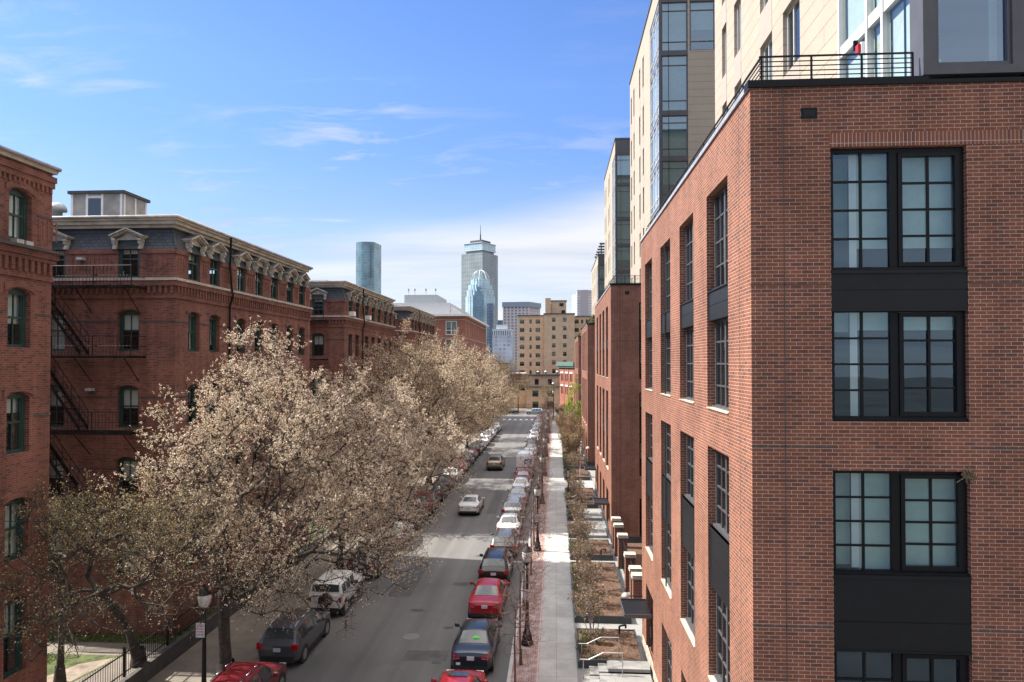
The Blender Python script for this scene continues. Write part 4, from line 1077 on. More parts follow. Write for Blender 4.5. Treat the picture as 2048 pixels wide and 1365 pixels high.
# tall square tower with a ringed crown and mast
rp = thing('square_office_tower', 'tall grey-green square office tower with overhanging crown and mast', 'tower', (-112, 1030, 0))
# local frame: corner towards the viewer; left face is longer in view
ang = math.radians(-30)
W = 41.0
def local(a, b): return (-108.1 + a, 1000 + b)
def quadtower(mb, e, z0, z1, m0=0, m1=1):
    # near corner at (-108.1,1000), left edge (-141.5,1020), right edge (-88.8,1032), grown outwards by e
    cx, cy = -113.0, 1026.0
    pts = [(-142.0, 1019), (-108.1, 1000), (-88.2, 1034), (-121, 1052)]
    pts = [(cx + (x - cx) * e, cy + (y - cy) * e) for x, y in pts]
    for i in range(4):
        a, b = pts[i], pts[(i + 1) % 4]
        mb.poly([(*a, z0), (*b, z0), (*b, z1), (*a, z1)], m0 if i in (0, 2) else m1)
    mb.poly([(*p, z1) for p in pts], m1); mb.poly([(*p, z0) for p in pts], m1)
    return pts
m_ = MB(); quadtower(m_, 1.0, 0, 176.5); m_.build('shaft', [M['sk_pru'], M['sk_pru2']], rp)
m_ = MB(); quadtower(m_, .76, 176.5, 181); m_.build('neck', [M['sk_pru2'], M['sk_pru2']], rp)
m_ = MB(); quadtower(m_, .86, 181, 192, 0, 0); m_.build('observation_deck', M['sk_pale'], rp)
m_ = MB(); quadtower(m_, .90, 180.6, 181.8, 0, 0); quadtower(m_, .90, 191.6, 192.6, 0, 0); m_.build('deck_rim', M['sk_trim'], rp)
m_ = MB(); quadtower(m_, .56, 192.6, 197.2, 0, 0); m_.build('roof_plant', M['sk_dark'], rp)
m_ = MB(); m_.tube((-114, 1026, 197), (-114, 1026, 208), 1.3, .9); m_.tube((-114, 1026, 208), (-114, 1026, 222), .6, .25); m_.build('mast', M['sk_dark'], rp)

# domed mirror-glass tower with stepped sides and an arched crown
rd = thing('domed_glass_tower', 'pale mirror-glass tower with stepped round shoulders and an arched open crown', 'tower', (-115, 900, 0))
S = .9; CX, CY = -115 * S, 930
def ring(mb, r, z0, z1, n, mi, ph=0.0, fl=.86):
    # pleated cylinder
    for i in range(n):
        t0, t1 = 2 * math.pi * (i + ph) / n, 2 * math.pi * (i + 1 + ph) / n
        tm = (t0 + t1) / 2
        p0 = (CX + r * math.cos(t0) * fl, CY + r * math.sin(t0)); p1 = (CX + r * math.cos(t1) * fl, CY + r * math.sin(t1)); pm = (CX + (r + .9) * math.cos(tm) * fl, CY + (r + .9) * math.sin(tm))
        mb.poly([(*p0, z0), (*pm, z0), (*pm, z1), (*p0, z1)], mi); mb.poly([(*pm, z0), (*p1, z0), (*p1, z1), (*pm, z1)], mi)
    mb.poly([(CX + r * math.cos(2 * math.pi * i / n) * fl, CY + r * math.sin(2 * math.pi * i / n), z1) for i in range(n)], mi)
m_ = MB(); ring(m_, 22.5, 0, 103, 30, 0); m_.build('drum', M['sk_pale'], rd)
m_ = MB(); ring(m_, 20.6, 103, 112, 28, 0); m_.build('shoulder', M['sk_pale'], rd)
m_ = MB(); ring(m_, 18.2, 112, 119, 26, 0); ring(m_, 14.2, 119, 126.5, 22, 0); m_.build('upper_tier', M['sk_pale'], rd)
m_ = MB()
for x0, x1, z in ((-7, 7, 104), (-4.6, 4.6, 109), (-2, 2, 115)): m_.box(CX + x0, CX + x1, CY - 24.5 + abs(x0) * .12, CY - 10, 0, z)
m_.build('central_bay', M['sk_mid'], rd)
m_ = MB()
for q, ph in ((0, 0.0), (1, math.pi / 2), (2, math.pi / 4), (3, -math.pi / 4)):
    pr_ = None
    for i in range(17):
        t = math.pi * i / 16
        p = (CX + 12.3 * math.cos(t) * math.cos(ph), CY + 12.3 * math.cos(t) * math.sin(ph), 126.4 + 13.6 * math.sin(t))
        if pr_: m_.tube(pr_, p, .55, .55, 5)
        pr_ = p
for i in range(12):
    t = math.pi * (i + .5) / 12
    m_.tube((CX, CY, 127), (CX + 12.2 * math.cos(t), CY, 126.4 + 13.4 * math.sin(t)), .28, .28, 4)
m_.build('crown_arches', M['sk_trim'], rd)
m_ = MB(); m_.tube((CX, CY, 126), (CX, CY, 139), 4.0, .5, 10); m_.tube((CX, CY, 139), (CX, CY, 143.5), .4, .15, 5); m_.build('lantern', M['sk_pale'], rd)

m_ = MB()
for i in range(4): m_.box(-101.2 * .85 + i * 2.0, -101.2 * .85 + i * 2.0 + 1.96, 850 - (i % 2) * .8, 870, 0, 87.5)
tag(m_.build('navy_tower', M['sk_navy'], None), 'narrow navy-blue slab in front of the domed glass tower', 'tower')
m_ = MB(); Y = 760
m_.box(-93.5 * .76, -64.6 * .76, Y, Y + 20, 0, 44, 0); m_.box(-92.3 * .76, -65.8 * .76, Y + .6, Y + 19, 44, 49, 1)
for i in range(9): m_.box(-92.6 * .76 + i * 2.45, -92.6 * .76 + i * 2.45 + 1.3, Y, Y + 20, 44, 49, 2)
m_.box(-93.5 * .76, -64.6 * .76, Y, Y + 20, 49, 51, 2); m_.box(-88 * .76, -72 * .76, Y + 4, Y + 15, 51, 56, 2)
tag(m_.build('pale_grid_building', [M['sk_white'], M['sk_navy'], M['sk_trim']], None), 'pale blue-white mid-rise with gridded front and dark top band', 'building')
# broad concrete tower with a flared top
rc = thing('concrete_tower', 'broad concrete tower with vertical ribs and a flared dark top', 'tower', (-50, 900, 0))
m_ = MB(); P_ = [(-77.2 * .9, 900), (-40.2 * .9, 897), (-24.6 * .9, 922), (-70, 940)]
def prism(mb, pts, z0, z1, mi=0):
    for i in range(len(pts)):
        a, b = pts[i], pts[(i + 1) % len(pts)]; mb.poly([(*a, z0), (*b, z0), (*b, z1), (*a, z1)], mi)
    mb.poly([(*p, z1) for p in pts], mi); mb.poly([(*p, z0) for p in pts], mi)
prism(m_, P_, 0, 87); m_.build('shaft', M['sk_conc'], rc)
m_ = MB()
for i in range(8):
    t = i / 7; x, y = P_[0][0] + (P_[1][0] - P_[0][0]) * t, P_[0][1] + (P_[1][1] - P_[0][1]) * t; m_.box(x - .55, x + .55, y - 1.2, y + .2, 0, 87)
for i in range(1, 8):
    t = i / 7; x, y = P_[1][0] + (P_[2][0] - P_[1][0]) * t, P_[1][1] + (P_[2][1] - P_[1][1]) * t; m_.box(x - .3, x + .9, y - .6, y + .6, 0, 87)
m_.build('rib', simple('pinkish_concrete', (0.62, 0.57, 0.56), .7, var=.05), rc)
cx, cy = -50, 915
m_ = MB(); prism(m_, [(cx + (x - cx) * 1.08, cy + (y - cy) * 1.1) for x, y in P_], 87, 93.5); m_.build('flared_top', simple('blue_grey_top', (0.24, 0.275, 0.34), .6, var=.05), rc)
m_ = MB(); m_.box(-88 * 1.2, -76 * 1.2, 1200, 1215, 0, 88.5); tag(m_.build('dark_office_block', M['sk_navy'], None), 'small dark glass block peeping out left of the concrete tower', 'building')
# faceted grey tower on the right
rg = thing('banded_tower', 'faceted grey tower with pale window bands, right of the tan tower', 'tower', (39, 1000, 0))
m_ = MB(); prism(m_, [(24, 1010), (31, 1000), (47, 1000), (62, 1012), (62, 1030), (24, 1030)], 0, 113.5); m_.build('lower_shaft', M['sk_grey'], rg)
m_ = MB(); prism(m_, [(31, 1000.5), (47, 1000.5), (56, 1010), (56, 1028), (31, 1028)], 113.5, 119.6); prism(m_, [(36, 999), (47, 999), (47, 1010), (36, 1010)], 0, 119.7); m_.build('upper_shaft', simple('mauve_grey_cladding', (0.42, 0.38, 0.39), .6, var=.05), rg)
# ------------------------------------------------------------------ ground
def struct(name, mb, mat): return tag(mb.build(name, mat, None), kind='structure')
g = MB(); g.poly([(-4000, -600, -.06), (4000, -600, -.06), (4000, 6000, -.06), (-4000, 6000, -.06)]); struct('ground', g, M['earth'])
g = MB(); g.poly([(-12.8, -60, 0), (-2.05, -60, 0), (-2.05, 158, 0), (-12.8, 158, 0)]); g.poly([(-300, 158, 0), (300, 158, 0), (300, 181, 0), (-300, 181, 0)]); struct('road', g, M['asphalt'])
g = MB(); g.box(-2.05, -1.9, -60, 156, -.05, .15); g.box(-12.95, -12.8, -60, 156, -.05, .15); struct('kerb', g, M['granite'])
g = MB(); g.poly([(-1.9, -60, .15), (-.86, -60, .15), (-.86, 156, .15), (-1.9, 156, .15)]); struct('brick_pavement', g, M['brickpave'])
g = MB(); g.poly([(-.86, -60, .154), (-.74, -60, .154), (-.74, 156, .154), (-.86, 156, .154)]); struct('brick_pavement_edge', g, M['brickedge'])
g = MB(); g.poly([(-.74, -60, .15), (.88, -60, .15), (.88, 156, .15), (-.74, 156, .15)]); struct('sidewalk', g, M['walk'])
g = MB(); g.poly([(-16.9, -60, .14), (-12.95, -60, .14), (-12.95, 156, .14), (-16.9, 156, .14)]); struct('far_sidewalk', g, M['walk_old'])
g = MB(); g.poly([(.88, 12, .145), (30, 12, .145), (30, 156, .145), (.88, 156, .145)]); struct('forecourt_paving', g, M['paver_grey'])
g = MB(); g.poly([(-60, 181, .1), (60, 181, .1), (60, 260, .1), (-60, 260, .1)]); struct('corner_pavement', g, M['walk_old'])
g = MB(); g.poly([(-40, -60, .8), (-17.05, -60, .8), (-17.05, 156, .8), (-40, 156, .8)]); struct('yard_ground', g, M['lawn'])
g = MB(); g.poly([(-40, 28.2, .804), (-17.05, 28.2, .804), (-17.05, 29.45, .804), (-40, 29.45, .804)]); g.poly([(-19.2, 24, .804), (-17.05, 24, .804), (-17.05, 28.19, .804), (-18.4, 28.19, .804)]); struct('yard_path', g, M['walk_old'])
g = MB(); g.poly([(-21, 24.5, .803), (-19.3, 24.5, .803), (-18.5, 28.1, .803), (-19.8, 27.3, .803)]); struct('bare_soil', g, M['pale_earth'])
g = MB()
for i in range(8):
    x = -12.4 + i * 1.3; g.poly([(x, 158.6, .004), (x + .55, 158.6, .004), (x + .55, 161.4, .004), (x, 161.4, .004)])
g.poly([(-12.6, 157.6, .004), (-2.2, 157.6, .004), (-2.2, 157.9, .004), (-12.6, 157.9, .004)])
struct('crosswalk_marking', g, M['marking'])
g = MB()
for x0, x1, y0, y1 in ((-9.6, -8.3, 38.5, 46.0), (-6.2, -5.3, 60, 74), (-10.0, -8.6, 92, 99), (-6.9, -4.9, 30.3, 31.5)):
    g.poly([(x0, y0, .004), (x1, y0 + .05, .004), (x1 - .04, y1, .004), (x0 + .03, y1 - .06, .004)])
struct('asphalt_patch', g, simple('darker_patch_asphalt', (.088, .086, .085), .85, var=.2, vscale=1.5))
prs = np.random.RandomState(17); g = MB()
for cx_, cy_, r_ in ((-5.55, 41.0, .55), (-7.4, 36.5, .3), (-5.4, 34.2, .25), (-6.9, 52.5, .35), (-5.2, 47.0, .3), (-8.3, 66, .4), (-5.3, 30.2, .22)):
    n = 14; g.poly([(cx_ + r_ * (.6 + .5 * prs.rand()) * 1.4 * math.cos(6.283 * i / n), cy_ + r_ * (.6 + .5 * prs.rand()) * .8 * math.sin(6.283 * i / n), .0075) for i in range(n)])
struct('oil_stain', g, simple('oil_darkened_asphalt', (.06, .058, .056), .6, var=.25, vscale=3))
g = MB(); g.lathe([(.40, -.01), (.40, .006), (.33, .007)], (-7.03, 33.0), 28); tag(g.build('manhole_cover', simple('worn_grey_iron', (.17, .165, .16), .6, var=.25, vscale=12), None), 'round grey manhole cover in the middle of the near road', 'manhole')
# low wall and iron fence of the yard
g = MB(); g.box(-17.05, -16.85, 4, 130, 0, .84); tag(g.build('low_wall', M['concrete_dark'], None), 'low dark wall along the left pavement under the iron fence', 'wall')
fn = thing('iron_fence', 'black iron picket fence along the left pavement', 'fence', (-16.95, 23, .95))
g = MB()
for z in (1.1, 1.85): g.box(-16.97, -16.93, 23, 54, z, z + .035)
g.build('rail', M['iron'], fn)
g = MB()
for i in range(220): g.tube((-16.95, 23.05 + i * .14, .95), (-16.95, 23.05 + i * .14, 1.98), .011, .008, 4)
g.build('pickets', M['iron'], fn)
for y in (23, 26, 29, 32, 35.2):
    g = MB(); g.box(-16.99, -16.91, y - .04, y + .04, .95, 2.1); g.build('post', M['iron'], fn)
g = MB()
for i in range(12): g.box(-14 + i * 1.3, -13.95 + i * 1.3, 184, 184.05, .1, 2.2)
for z in (.3, 1.2, 2.15): g.box(-14, 1, 184, 184.05, z, z + .05)
for i in range(140): g.tube((-14 + i * .107, 184.02, .1), (-14 + i * .107, 184.02, 2.2), .012, None, 3, 0, False)
tag(g.build('chain_fence', M['iron'], None), 'dark fence in front of the low tan building', 'fence')

# ------------------------------------------------------------------ cars (rear towards -y, origin on the ground at the middle)
PAINT = {}
def paint(name, col, metal=0.0):
    if name not in PAINT: PAINT[name] = simple(name + '_car_paint', col, 0.28, metal=metal, var=0.06, vscale=1.5, coat=0.45)
    return PAINT[name]
P_WHITE = paint('white', (0.72, 0.72, 0.70)); P_SILVER = paint('silver', (0.40, 0.41, 0.42), .4); P_GREY = paint('grey', (0.085, 0.09, 0.095), .3)
P_BLACK = paint('black', (0.010, 0.010, 0.012)); P_NAVY = paint('dark_blue_grey', (0.018, 0.024, 0.034)); P_RED = paint('red', (0.33, 0.012, 0.018))
P_MAROON = paint('maroon', (0.13, 0.012, 0.018)); P_GOLD = paint('champagne', (0.30, 0.245, 0.175), .4); P_BLUE = paint('pale_blue', (0.30, 0.36, 0.43), .3); P_GREEN = paint('dark_green', (0.05, 0.065, 0.06), .2)

SHAPES = {
 # t, z_bottom, w_low, w_belt, z_belt, z_top, w_top        (length, half width)
 'sedan': (4.75, .91, [(0, .42, .78, .77, .80, .86, .60), (.018, .30, .88, .86, .93, .99, .66), (.06, .26, .96, .94, .99, 1.05, .72), (.165, .22, .99, .97, 1.0, 1.08, .74), (.31, .20, 1.0, .98, .985, 1.41, .63),
    (.44, .20, 1.0, .98, .97, 1.46, .62), (.56, .20, 1.0, .98, .95, 1.435, .62), (.735, .20, 1.0, .97, .92, .99, .78), (.90, .22, .97, .93, .82, .87, .72), (.97, .26, .88, .84, .70, .75, .62), (1.0, .36, .70, .68, .58, .60, .5)],
    dict(rw=(.172, .305), ws=(.585, .725), side=[(.235, .43), (.45, .655)], lamp=(.80, .96, .62, .92), plate=.80)),
 'coupe': (4.8, .92, [(0, .42, .78, .77, .82, .88, .60), (.018, .30, .88, .86, .95, 1.0, .66), (.06, .26, .96, .94, 1.0, 1.06, .72), (.17, .22, 1.0, .97, 1.0, 1.09, .74), (.34, .20, 1.0, .98, .98, 1.38, .60),
    (.45, .20, 1.0, .98, .96, 1.43, .60), (.54, .20, 1.0, .98, .94, 1.40, .60), (.71, .20, 1.0, .97, .92, .98, .78), (.90, .22, .97, .93, .80, .85, .72), (.97, .26, .88, .84, .68, .73, .62), (1.0, .36, .70, .68, .56, .58, .5)],
    dict(rw=(.178, .33), ws=(.565, .70), side=[(.26, .40), (.42, .635)], lamp=(.78, .93, .60, .92), plate=.70)),
 'suv': (4.7, .94, [(0, .48, .84, .82, .96, 1.0, .70), (.015, .36, .93, .91, 1.02, 1.10, .76), (.035, .32, .97, .95, 1.04, 1.22, .80), (.095, .26, 1.0, .98, 1.05, 1.62, .70), (.22, .24, 1.0, .99, 1.04, 1.68, .70),
    (.45, .24, 1.0, .99, 1.02, 1.69, .69), (.58, .24, 1.0, .99, 1.0, 1.65, .68), (.735, .24, 1.0, .98, 1.0, 1.08, .82), (.90, .26, .98, .95, .94, 1.0, .78), (.97, .30, .92, .88, .80, .84, .68), (1.0, .40, .76, .74, .66, .68, .56)],
    dict(rw=(.038, .092), ws=(.60, .725), side=[(.13, .27), (.285, .45), (.465, .66)], lamp=(.84, 1.08, .70, .95), plate=.84, rails=True)),
 'minivan': (5.1, .98, [(0, .46, .86, .84, .98, 1.02, .74), (.012, .34, .94, .92, 1.04, 1.12, .80), (.03, .30, .97, .95, 1.05, 1.24, .82), (.075, .24, 1.0, .98, 1.06, 1.68, .74), (.2, .22, 1.0, .99, 1.05, 1.75, .74),
    (.5, .22, 1.0, .99, 1.02, 1.76, .72), (.62, .22, 1.0, .99, 1.0, 1.70, .70), (.80, .22, 1.0, .97, .98, 1.04, .84), (.92, .24, .96, .92, .88, .93, .78), (.98, .28, .88, .84, .74, .78, .66), (1.0, .38, .74, .72, .62, .64, .56)],
    dict(rw=(.032, .073), ws=(.64, .79), side=[(.11, .27), (.285, .47), (.485, .72)], lamp=(.80, 1.10, .74, .95), plate=.86, rails=True)),
 'pickupwagon': (4.3, .90, [(0, .55, .96, .95, 1.12, 1.16, .90), (.012, .50, .98, .97, 1.14, 1.30, .91), (.03, .46, .98, .97, 1.15, 1.74, .86), (.10, .44, .98, .97, 1.15, 1.80, .85), (.35, .44, .98, .97, 1.15, 1.81, .84),
    (.56, .44, .98, .97, 1.14, 1.79, .82), (.62, .44, .98, .97, 1.14, 1.22, .86), (.70, .46, .96, .88, 1.12, 1.16, .74), (.96, .5, .80, .76, 1.06, 1.10, .66), (1.0, .55, .76, .74, .98, 1.0, .6)],
    dict(rw=(.014, .029), ws=(.567, .614), side=[(.06, .20), (.22, .37), (.39, .54)], lamp=(.86, 1.08, .84, .96), plate=.80, spare=True)),
 'van': (5.9, 1.0, [(0, .5, .96, .95, 1.25, 2.45, .94), (.008, .42, .99, .98, 1.3, 2.62, .95), (.02, .36, 1.0, .99, 1.3, 2.78, .93), (.2, .34, 1.0, .99, 1.3, 2.84, .92),
    (.55, .34, 1.0, .99, 1.3, 2.84, .92), (.70, .34, 1.0, .99, 1.25, 2.66, .84), (.84, .34, 1.0, .98, 1.2, 1.35, .86), (.95, .36, .95, .92, 1.0, 1.1, .76), (1.0, .44, .82, .8, .8, .84, .66)],
    dict(rw=None, ws=(.71, .83), side=[(.64, .78)], lamp=(.85, 1.25, .90, .99), plate=.7)),
}
CARC = {}
def car_meshes(kind):
    if kind in CARC: return CARC[kind]
    Lc, hw, st, ex = SHAPES[kind]
    T = [s[0] for s in st]
    def prof(s):
        t, zb, wl, wb, zt, ztop, wt = s; hood = ztop - zt < .2
        h = ztop - zt
        return [(0, zb), (wl * hw * .88, zb), (wl * hw * .985, zb + .13), (wl * hw * 1.0, zb + (zt - zb) * .55), (wb * hw, zt),
                ((wt + (wb - wt) * (.13 if not hood else .5)) * hw, ztop - h * (.16 if not hood else .35)), (wt * hw * .9, ztop - h * .03), (wt * hw * .5, ztop + .012), (0, ztop + .02)]
    PR = [prof(s) for s in st]
    def at(t):
        for i in range(len(T) - 1):
            if T[i] <= t <= T[i + 1]:
                k = (t - T[i]) / (T[i + 1] - T[i])
                return [(a[0] + (b[0] - a[0]) * k, a[1] + (b[1] - a[1]) * k) for a, b in zip(PR[i], PR[i + 1])]
    Y = lambda t: (t - .5) * Lc
    b = MB(); NP = 9
    # refine the stations for smooth shading
    TT = []
    for a, c in zip(T[:-1], T[1:]): TT += [a, (a + c) / 2] if c - a > .08 else [a]
    TT.append(T[-1])
    rows = []
    for t in TT:
        p = at(t); full = [(-x, z) for x, z in reversed(p[1:])] + p
        full = full[:-1] if False else full
        k = len(b.v); b.v += [(x, Y(t), z) for x, z in full]; rows.append((k, len(full)))
    for (k0, n), (k1, _) in zip(rows[:-1], rows[1:]):
        for i in range(n - 1):
            b.f.append((k0 + i, k0 + i + 1, k1 + i + 1, k1 + i)); b.m.append(0)
    for k, n in (rows[0], rows[-1]): b.f.append(tuple(range(k, k + n))); b.m.append(0)
    body = b
    # glass patches hugging the shell
    gl = {}
    def side_pt(sx, t, s):
        p = at(t); (x3, z3), (x4, z4) = p[4], p[5]
        return (sx * (x3 + (x4 - x3) * s + .008), Y(t), z3 + (z4 - z3) * s + .003)
    sg = []
    for sx in (-1, 1):
        for (t0, t1) in ex['side']:
            m_ = MB(); N = 6
            for i in range(N):
                a, c = t0 + (t1 - t0) * i / N, t0 + (t1 - t0) * (i + 1) / N
                m_.poly([side_pt(sx, a, .10), side_pt(sx, c, .10), side_pt(sx, c, .96), side_pt(sx, a, .96)])
            sg.append(m_)
    def top_pt(t, q, dy, dz):
        p = at(t); (x5, z5), (x6, z6), (x7, z7), (x8, z8) = p[5], p[6], p[7], p[8]
        xs = [0, x7, x6, x5]; zs = [z8, z7, z6, z5]; x = abs(q) * x6 * .99
        for i in range(3):
            if xs[i] <= x <= xs[i + 1] + 1e-6:
                z = zs[i] + (zs[i + 1] - zs[i]) * (x - xs[i]) / max(1e-6, xs[i + 1] - xs[i]); break
        return (math.copysign(x, q), Y(t) + dy, z + dz)
    def top_patch(t0, t1, dy, dz):
        m_ = MB(); N = 5; Q = [-1, -.75, -.5, -.2, .2, .5, .75, 1]
        for i in range(N):
            a, c = t0 + (t1 - t0) * i / N, t0 + (t1 - t0) * (i + 1) / N
            for q0, q1 in zip(Q[:-1], Q[1:]):
                m_.poly([top_pt(a, q0, dy, dz), top_pt(a, q1, dy, dz), top_pt(c, q1, dy, dz), top_pt(c, q0, dy, dz)])
        return m_
    rg_ = None
    if ex['rw']: rg_ = top_patch(ex['rw'][0], ex['rw'][1], -.012 if kind in ('suv', 'minivan', 'pickupwagon') else -.006, .012)
    wg = top_patch(ex['ws'][0], ex['ws'][1], .008, .012)
    # trim: rear lower bumper, sills, arches
    tr = MB(); wz = (.33 if kind in ('sedan', 'coupe') else .36 if kind != 'pickupwagon' else .40)
    wy = (Y(.18), Y(.81))
    if kind == 'van': wy = (Y(.2), Y(.83))
    tr.box(-hw * .80, hw * .80, Y(0) - .015, Y(.03), .28, .46 if kind in ('sedan', 'coupe') else .56)
    arches = []
    for y in wy:
        for sx in (-1, 1):
            m_ = MB(); m_.wheel(sx * (hw - .30), sx * (hw + .006), y, wz + .01, wz + .065); arches.append(m_)
    sills = []
    for sx in (-1, 1):
        m_ = MB(); m_.box(sx * hw * .9, sx * hw * 1.005, wy[0] + wz, wy[1] - wz, .26, .40 if kind in ('suv', 'minivan', 'pickupwagon') else .33); sills.append(m_)
    ty, ri = MB(), MB()
    ty.wheel(-.11, .11, 0, 0, wz, 22); ri.wheel(-.122, .122, 0, 0, wz * .66, 14)
    for i in range(5):
        a = i * 2 * math.pi / 5; ri.box(-.126, .126, math.cos(a) * wz * .3 - .03, math.cos(a) * wz * .3 + .03, math.sin(a) * wz * .3 - .03, math.sin(a) * wz * .3 + .03)
    lm = []
    z0, z1, f0, f1 = ex['lamp']
    for sx in (-1, 1):
        m_ = MB()
        if kind in ('sedan', 'coupe'):
            # wrapping wedge on the tail corner
            pts = []
            for t, q0 in ((.001, .60), (.02, .62), (.075, .9)):
                p = at(t); wid = p[3][0] + (p[4][0] - p[3][0]) * .55
                pts.append((t, wid))
            a0 = (sx * hw * .50, Y(0) - .022, z0 - .02); a1 = (sx * hw * .50, Y(0) - .012, z1 - .07)
            b0 = (sx * (hw * .80), Y(0) - .012, z0 - .06); b1_ = (sx * hw * .81, Y(.012), z1 - .02)
            c0 = (sx * (hw * .90), Y(.025), z0 - .03); c1 = (sx * (hw * .89 + .012), Y(.03), z1)
            d0 = (sx * (hw * .965), Y(.075), z0 + .05); d1 = (sx * (hw * .955), Y(.075), z1 + .01)
            m_.poly([a0, b0, b1_, a1]); m_.poly([b0, c0, c1, b1_]); m_.poly([c0, d0, d1, c1])
        else:
            m_.box(sx * hw * (f0 - .02), sx * hw * f1 * .985, Y(0) - .022, Y(.018), z0, z1)
            m_.box(sx * hw * (f1 - .06), sx * hw * (f1 + .03), Y(.004), Y(.03), z0 + .02, z1)
        lm.append(m_)
    hl = []
    for sx in (-1, 1):
        m_ = MB(); zf = at(.96)[4][1]; m_.box(sx * hw * .5, sx * hw * .84, Y(.945), Y(.985), zf - .10, zf + .01); hl.append(m_)
    pl = MB(); pz = ex['plate']; py = Y(0) - .024
    pl.box(-.155, .155, py - .012, py + .02, pz - .08, pz + .075)
    mi = []
    for sx in (-1, 1):
        m_ = MB(); t = ex['side'][-1][1] - .02; p = at(t)[4]
        x0 = sx * (p[0] - .01); x1 = sx * (p[0] + .22)
        m_.lathe([(.02, -.09), (.085, -.07), (.10, 0), (.085, .07), (.02, .09)], (0, 0), 8)
        m_.v = [(sx * (p[0] + .12) + x * 1.15, Y(t) + y * .6, p[1] + .10 + z) for x, y, z in m_.v]
        m_.box(x0, sx * (p[0] + .06), Y(t) - .02, Y(t) + .02, p[1] + .02, p[1] + .07)
        mi.append(m_)
    ra = []
    if ex.get('rails'):
        for sx in (-1, 1):
            m_ = MB(); pts = []
            for t in (.13, .16, .3, .45, .54, .57):
                p = at(t)[6]; pts.append((sx * p[0] * .97, Y(t), p[1] + (.075 if .14 < t < .56 else .0)))
            m_.path(pts, .02, 6); ra.append(m_)
    CARC[kind] = dict(body=body, sg=sg, rg=rg_, wg=wg, trim=tr, arches=arches, sills=sills, tyre=ty.mesh('tyre', M['tyre'], True, 40), rim=ri.mesh('rim', M['rim']), wheels=[(sx * (hw - .115), y, wz) for y in wy for sx in (-1, 1)],
                      lm=lm, hl=hl, pl=pl, mi=mi, ra=ra, hw=hw, L=Lc, at=at, Y=Y, mesh={})
    return CARC[kind]

def car(kind, col, X, Y, label, group=None, rz=0.0, detail=2, name='parked_car', cat='car', scale=None, extra=None, rails_mat=None):
    c = car_meshes(kind)
    root = thing(name, label, cat, (X, Y, 0), 0, group)
    ms = c['mesh']
    def P(nm, key, mb, mat, smooth=False, sharp=None, parent=root):
        k = (key, mat.name)
        if k not in ms: ms[k] = mb.mesh(nm, mat, smooth, sharp)
        o = bpy.data.objects.new(nm, ms[k]); COL.objects.link(o); o.parent = parent; WL[o.name] = WL[parent.name]; return o
    P('body', 'body', c['body'], col, True, 38)
    for i, m_ in enumerate(c['sg']): P('side_window', 'sg%d' % i, m_, M['carglass'])
    if c['rg']: P('rear_window', 'rg', c['rg'], M['carglass'], True)
    P('windscreen', 'wg', c['wg'], M['carglass'], True)
    P('rear_bumper', 'tr', c['trim'], M['trim'])
    for i, m_ in enumerate(c['arches']): P('wheel_arch', 'ar%d' % i, m_, M['trim'])
    if detail > 0:
        for i, m_ in enumerate(c['sills']): P('sill', 'si%d' % i, m_, M['trim'])
    for (x, y, z) in c['wheels']:
        w = bpy.data.objects.new('wheel', c['tyre']); COL.objects.link(w); w.parent = root; w.location = (x, y, z)
        if detail > 0:
            r = bpy.data.objects.new('rim', c['rim']); COL.objects.link(r); r.parent = w
    for i, m_ in enumerate(c['lm']): P('tail_light', 'lm%d' % i, m_, M['redlens'])
    for i, m_ in enumerate(c['mi']): P('wing_mirror', 'mi%d' % i, m_, col if kind != 'pickupwagon' else M['trim'], True)
    if detail > 0:
        P('number_plate', 'pl', c['pl'], M['plate'])
        for i, m_ in enumerate(c['hl']): P('headlight', 'hl%d' % i, m_, M['frost'])
        for i, m_ in enumerate(c['ra']): P('roof_rail', 'ra%d' % i, m_, rails_mat or M['trim'], True)
    if rz: root.rotation_euler[2] = rz
    if scale: root.scale = scale
    return root

XR, XLK = -3.62, -11.75
GR, GL = 'cars parked along the right kerb', 'cars parked along the left kerb'
def rear(kind, Yr): return Yr + SHAPES[kind][0] / 2
c = car('sedan', P_RED, XR - .1, rear('sedan', 23.3), 'nearest red car, only its roof and rear showing at the bottom edge', GR)
m_ = MB(); m_.poly([(-.36, .1, 1.485), (.36, .1, 1.485), (.36, .5, 1.475), (-.36, .5, 1.475)]); m_.build('sunroof', M['carglass'], c, world=False)
c = car('sedan', P_NAVY, XR, rear('sedan', 28.9), 'dark blue-grey saloon with a bright green vest in its rear window', GR)
m_ = MB(); m_.lathe([(.02, 0), (.13, .02), (.15, .08), (.06, .14)], (0, 0), 9); m_.v = [(x * 1.2 + .12, y * .6 - 1.30, z + 1.165) for x, y, z in m_.v]
m_.build('safety_vest', simple('bright_green_cloth', (0.10, 0.75, 0.08), .8, var=.2, vscale=9), c, world=False)
m_ = MB(); m_.box(-.62, -.44, -2.402, -2.38, .52, .62); m_.build('sticker', M['white'], c, world=False)
car('sedan', P_RED, XR - .05, rear('sedan', 35.0), 'glossy red saloon between the dark saloon and the black SUV', GR)
car('suv', P_BLACK, XR - .08, rear('suv', 40.3), 'glossy black SUV with a dark rear window and roof rails', GR, name='parked_suv', cat='SUV')
car('suv', P_GREY, XR + .05, rear('suv', 46.0), 'dark grey crossover just beyond the black SUV', GR, scale=(.97, .97, .92), name='parked_suv', cat='SUV')
car('sedan', P_WHITE, XR, rear('sedan', 51.3), 'white saloon parked between the dark crossover and the silver wagon', GR)
car('suv', P_SILVER, XR - .05, rear('suv', 57.2), 'silver wagon with white plate, third white-grey car up the right row', GR, scale=(1, 1, .95))
car('sedan', P_SILVER, XR + .02, rear('sedan', 63.0), 'silver saloon directly in front of the silver wagon', GR)
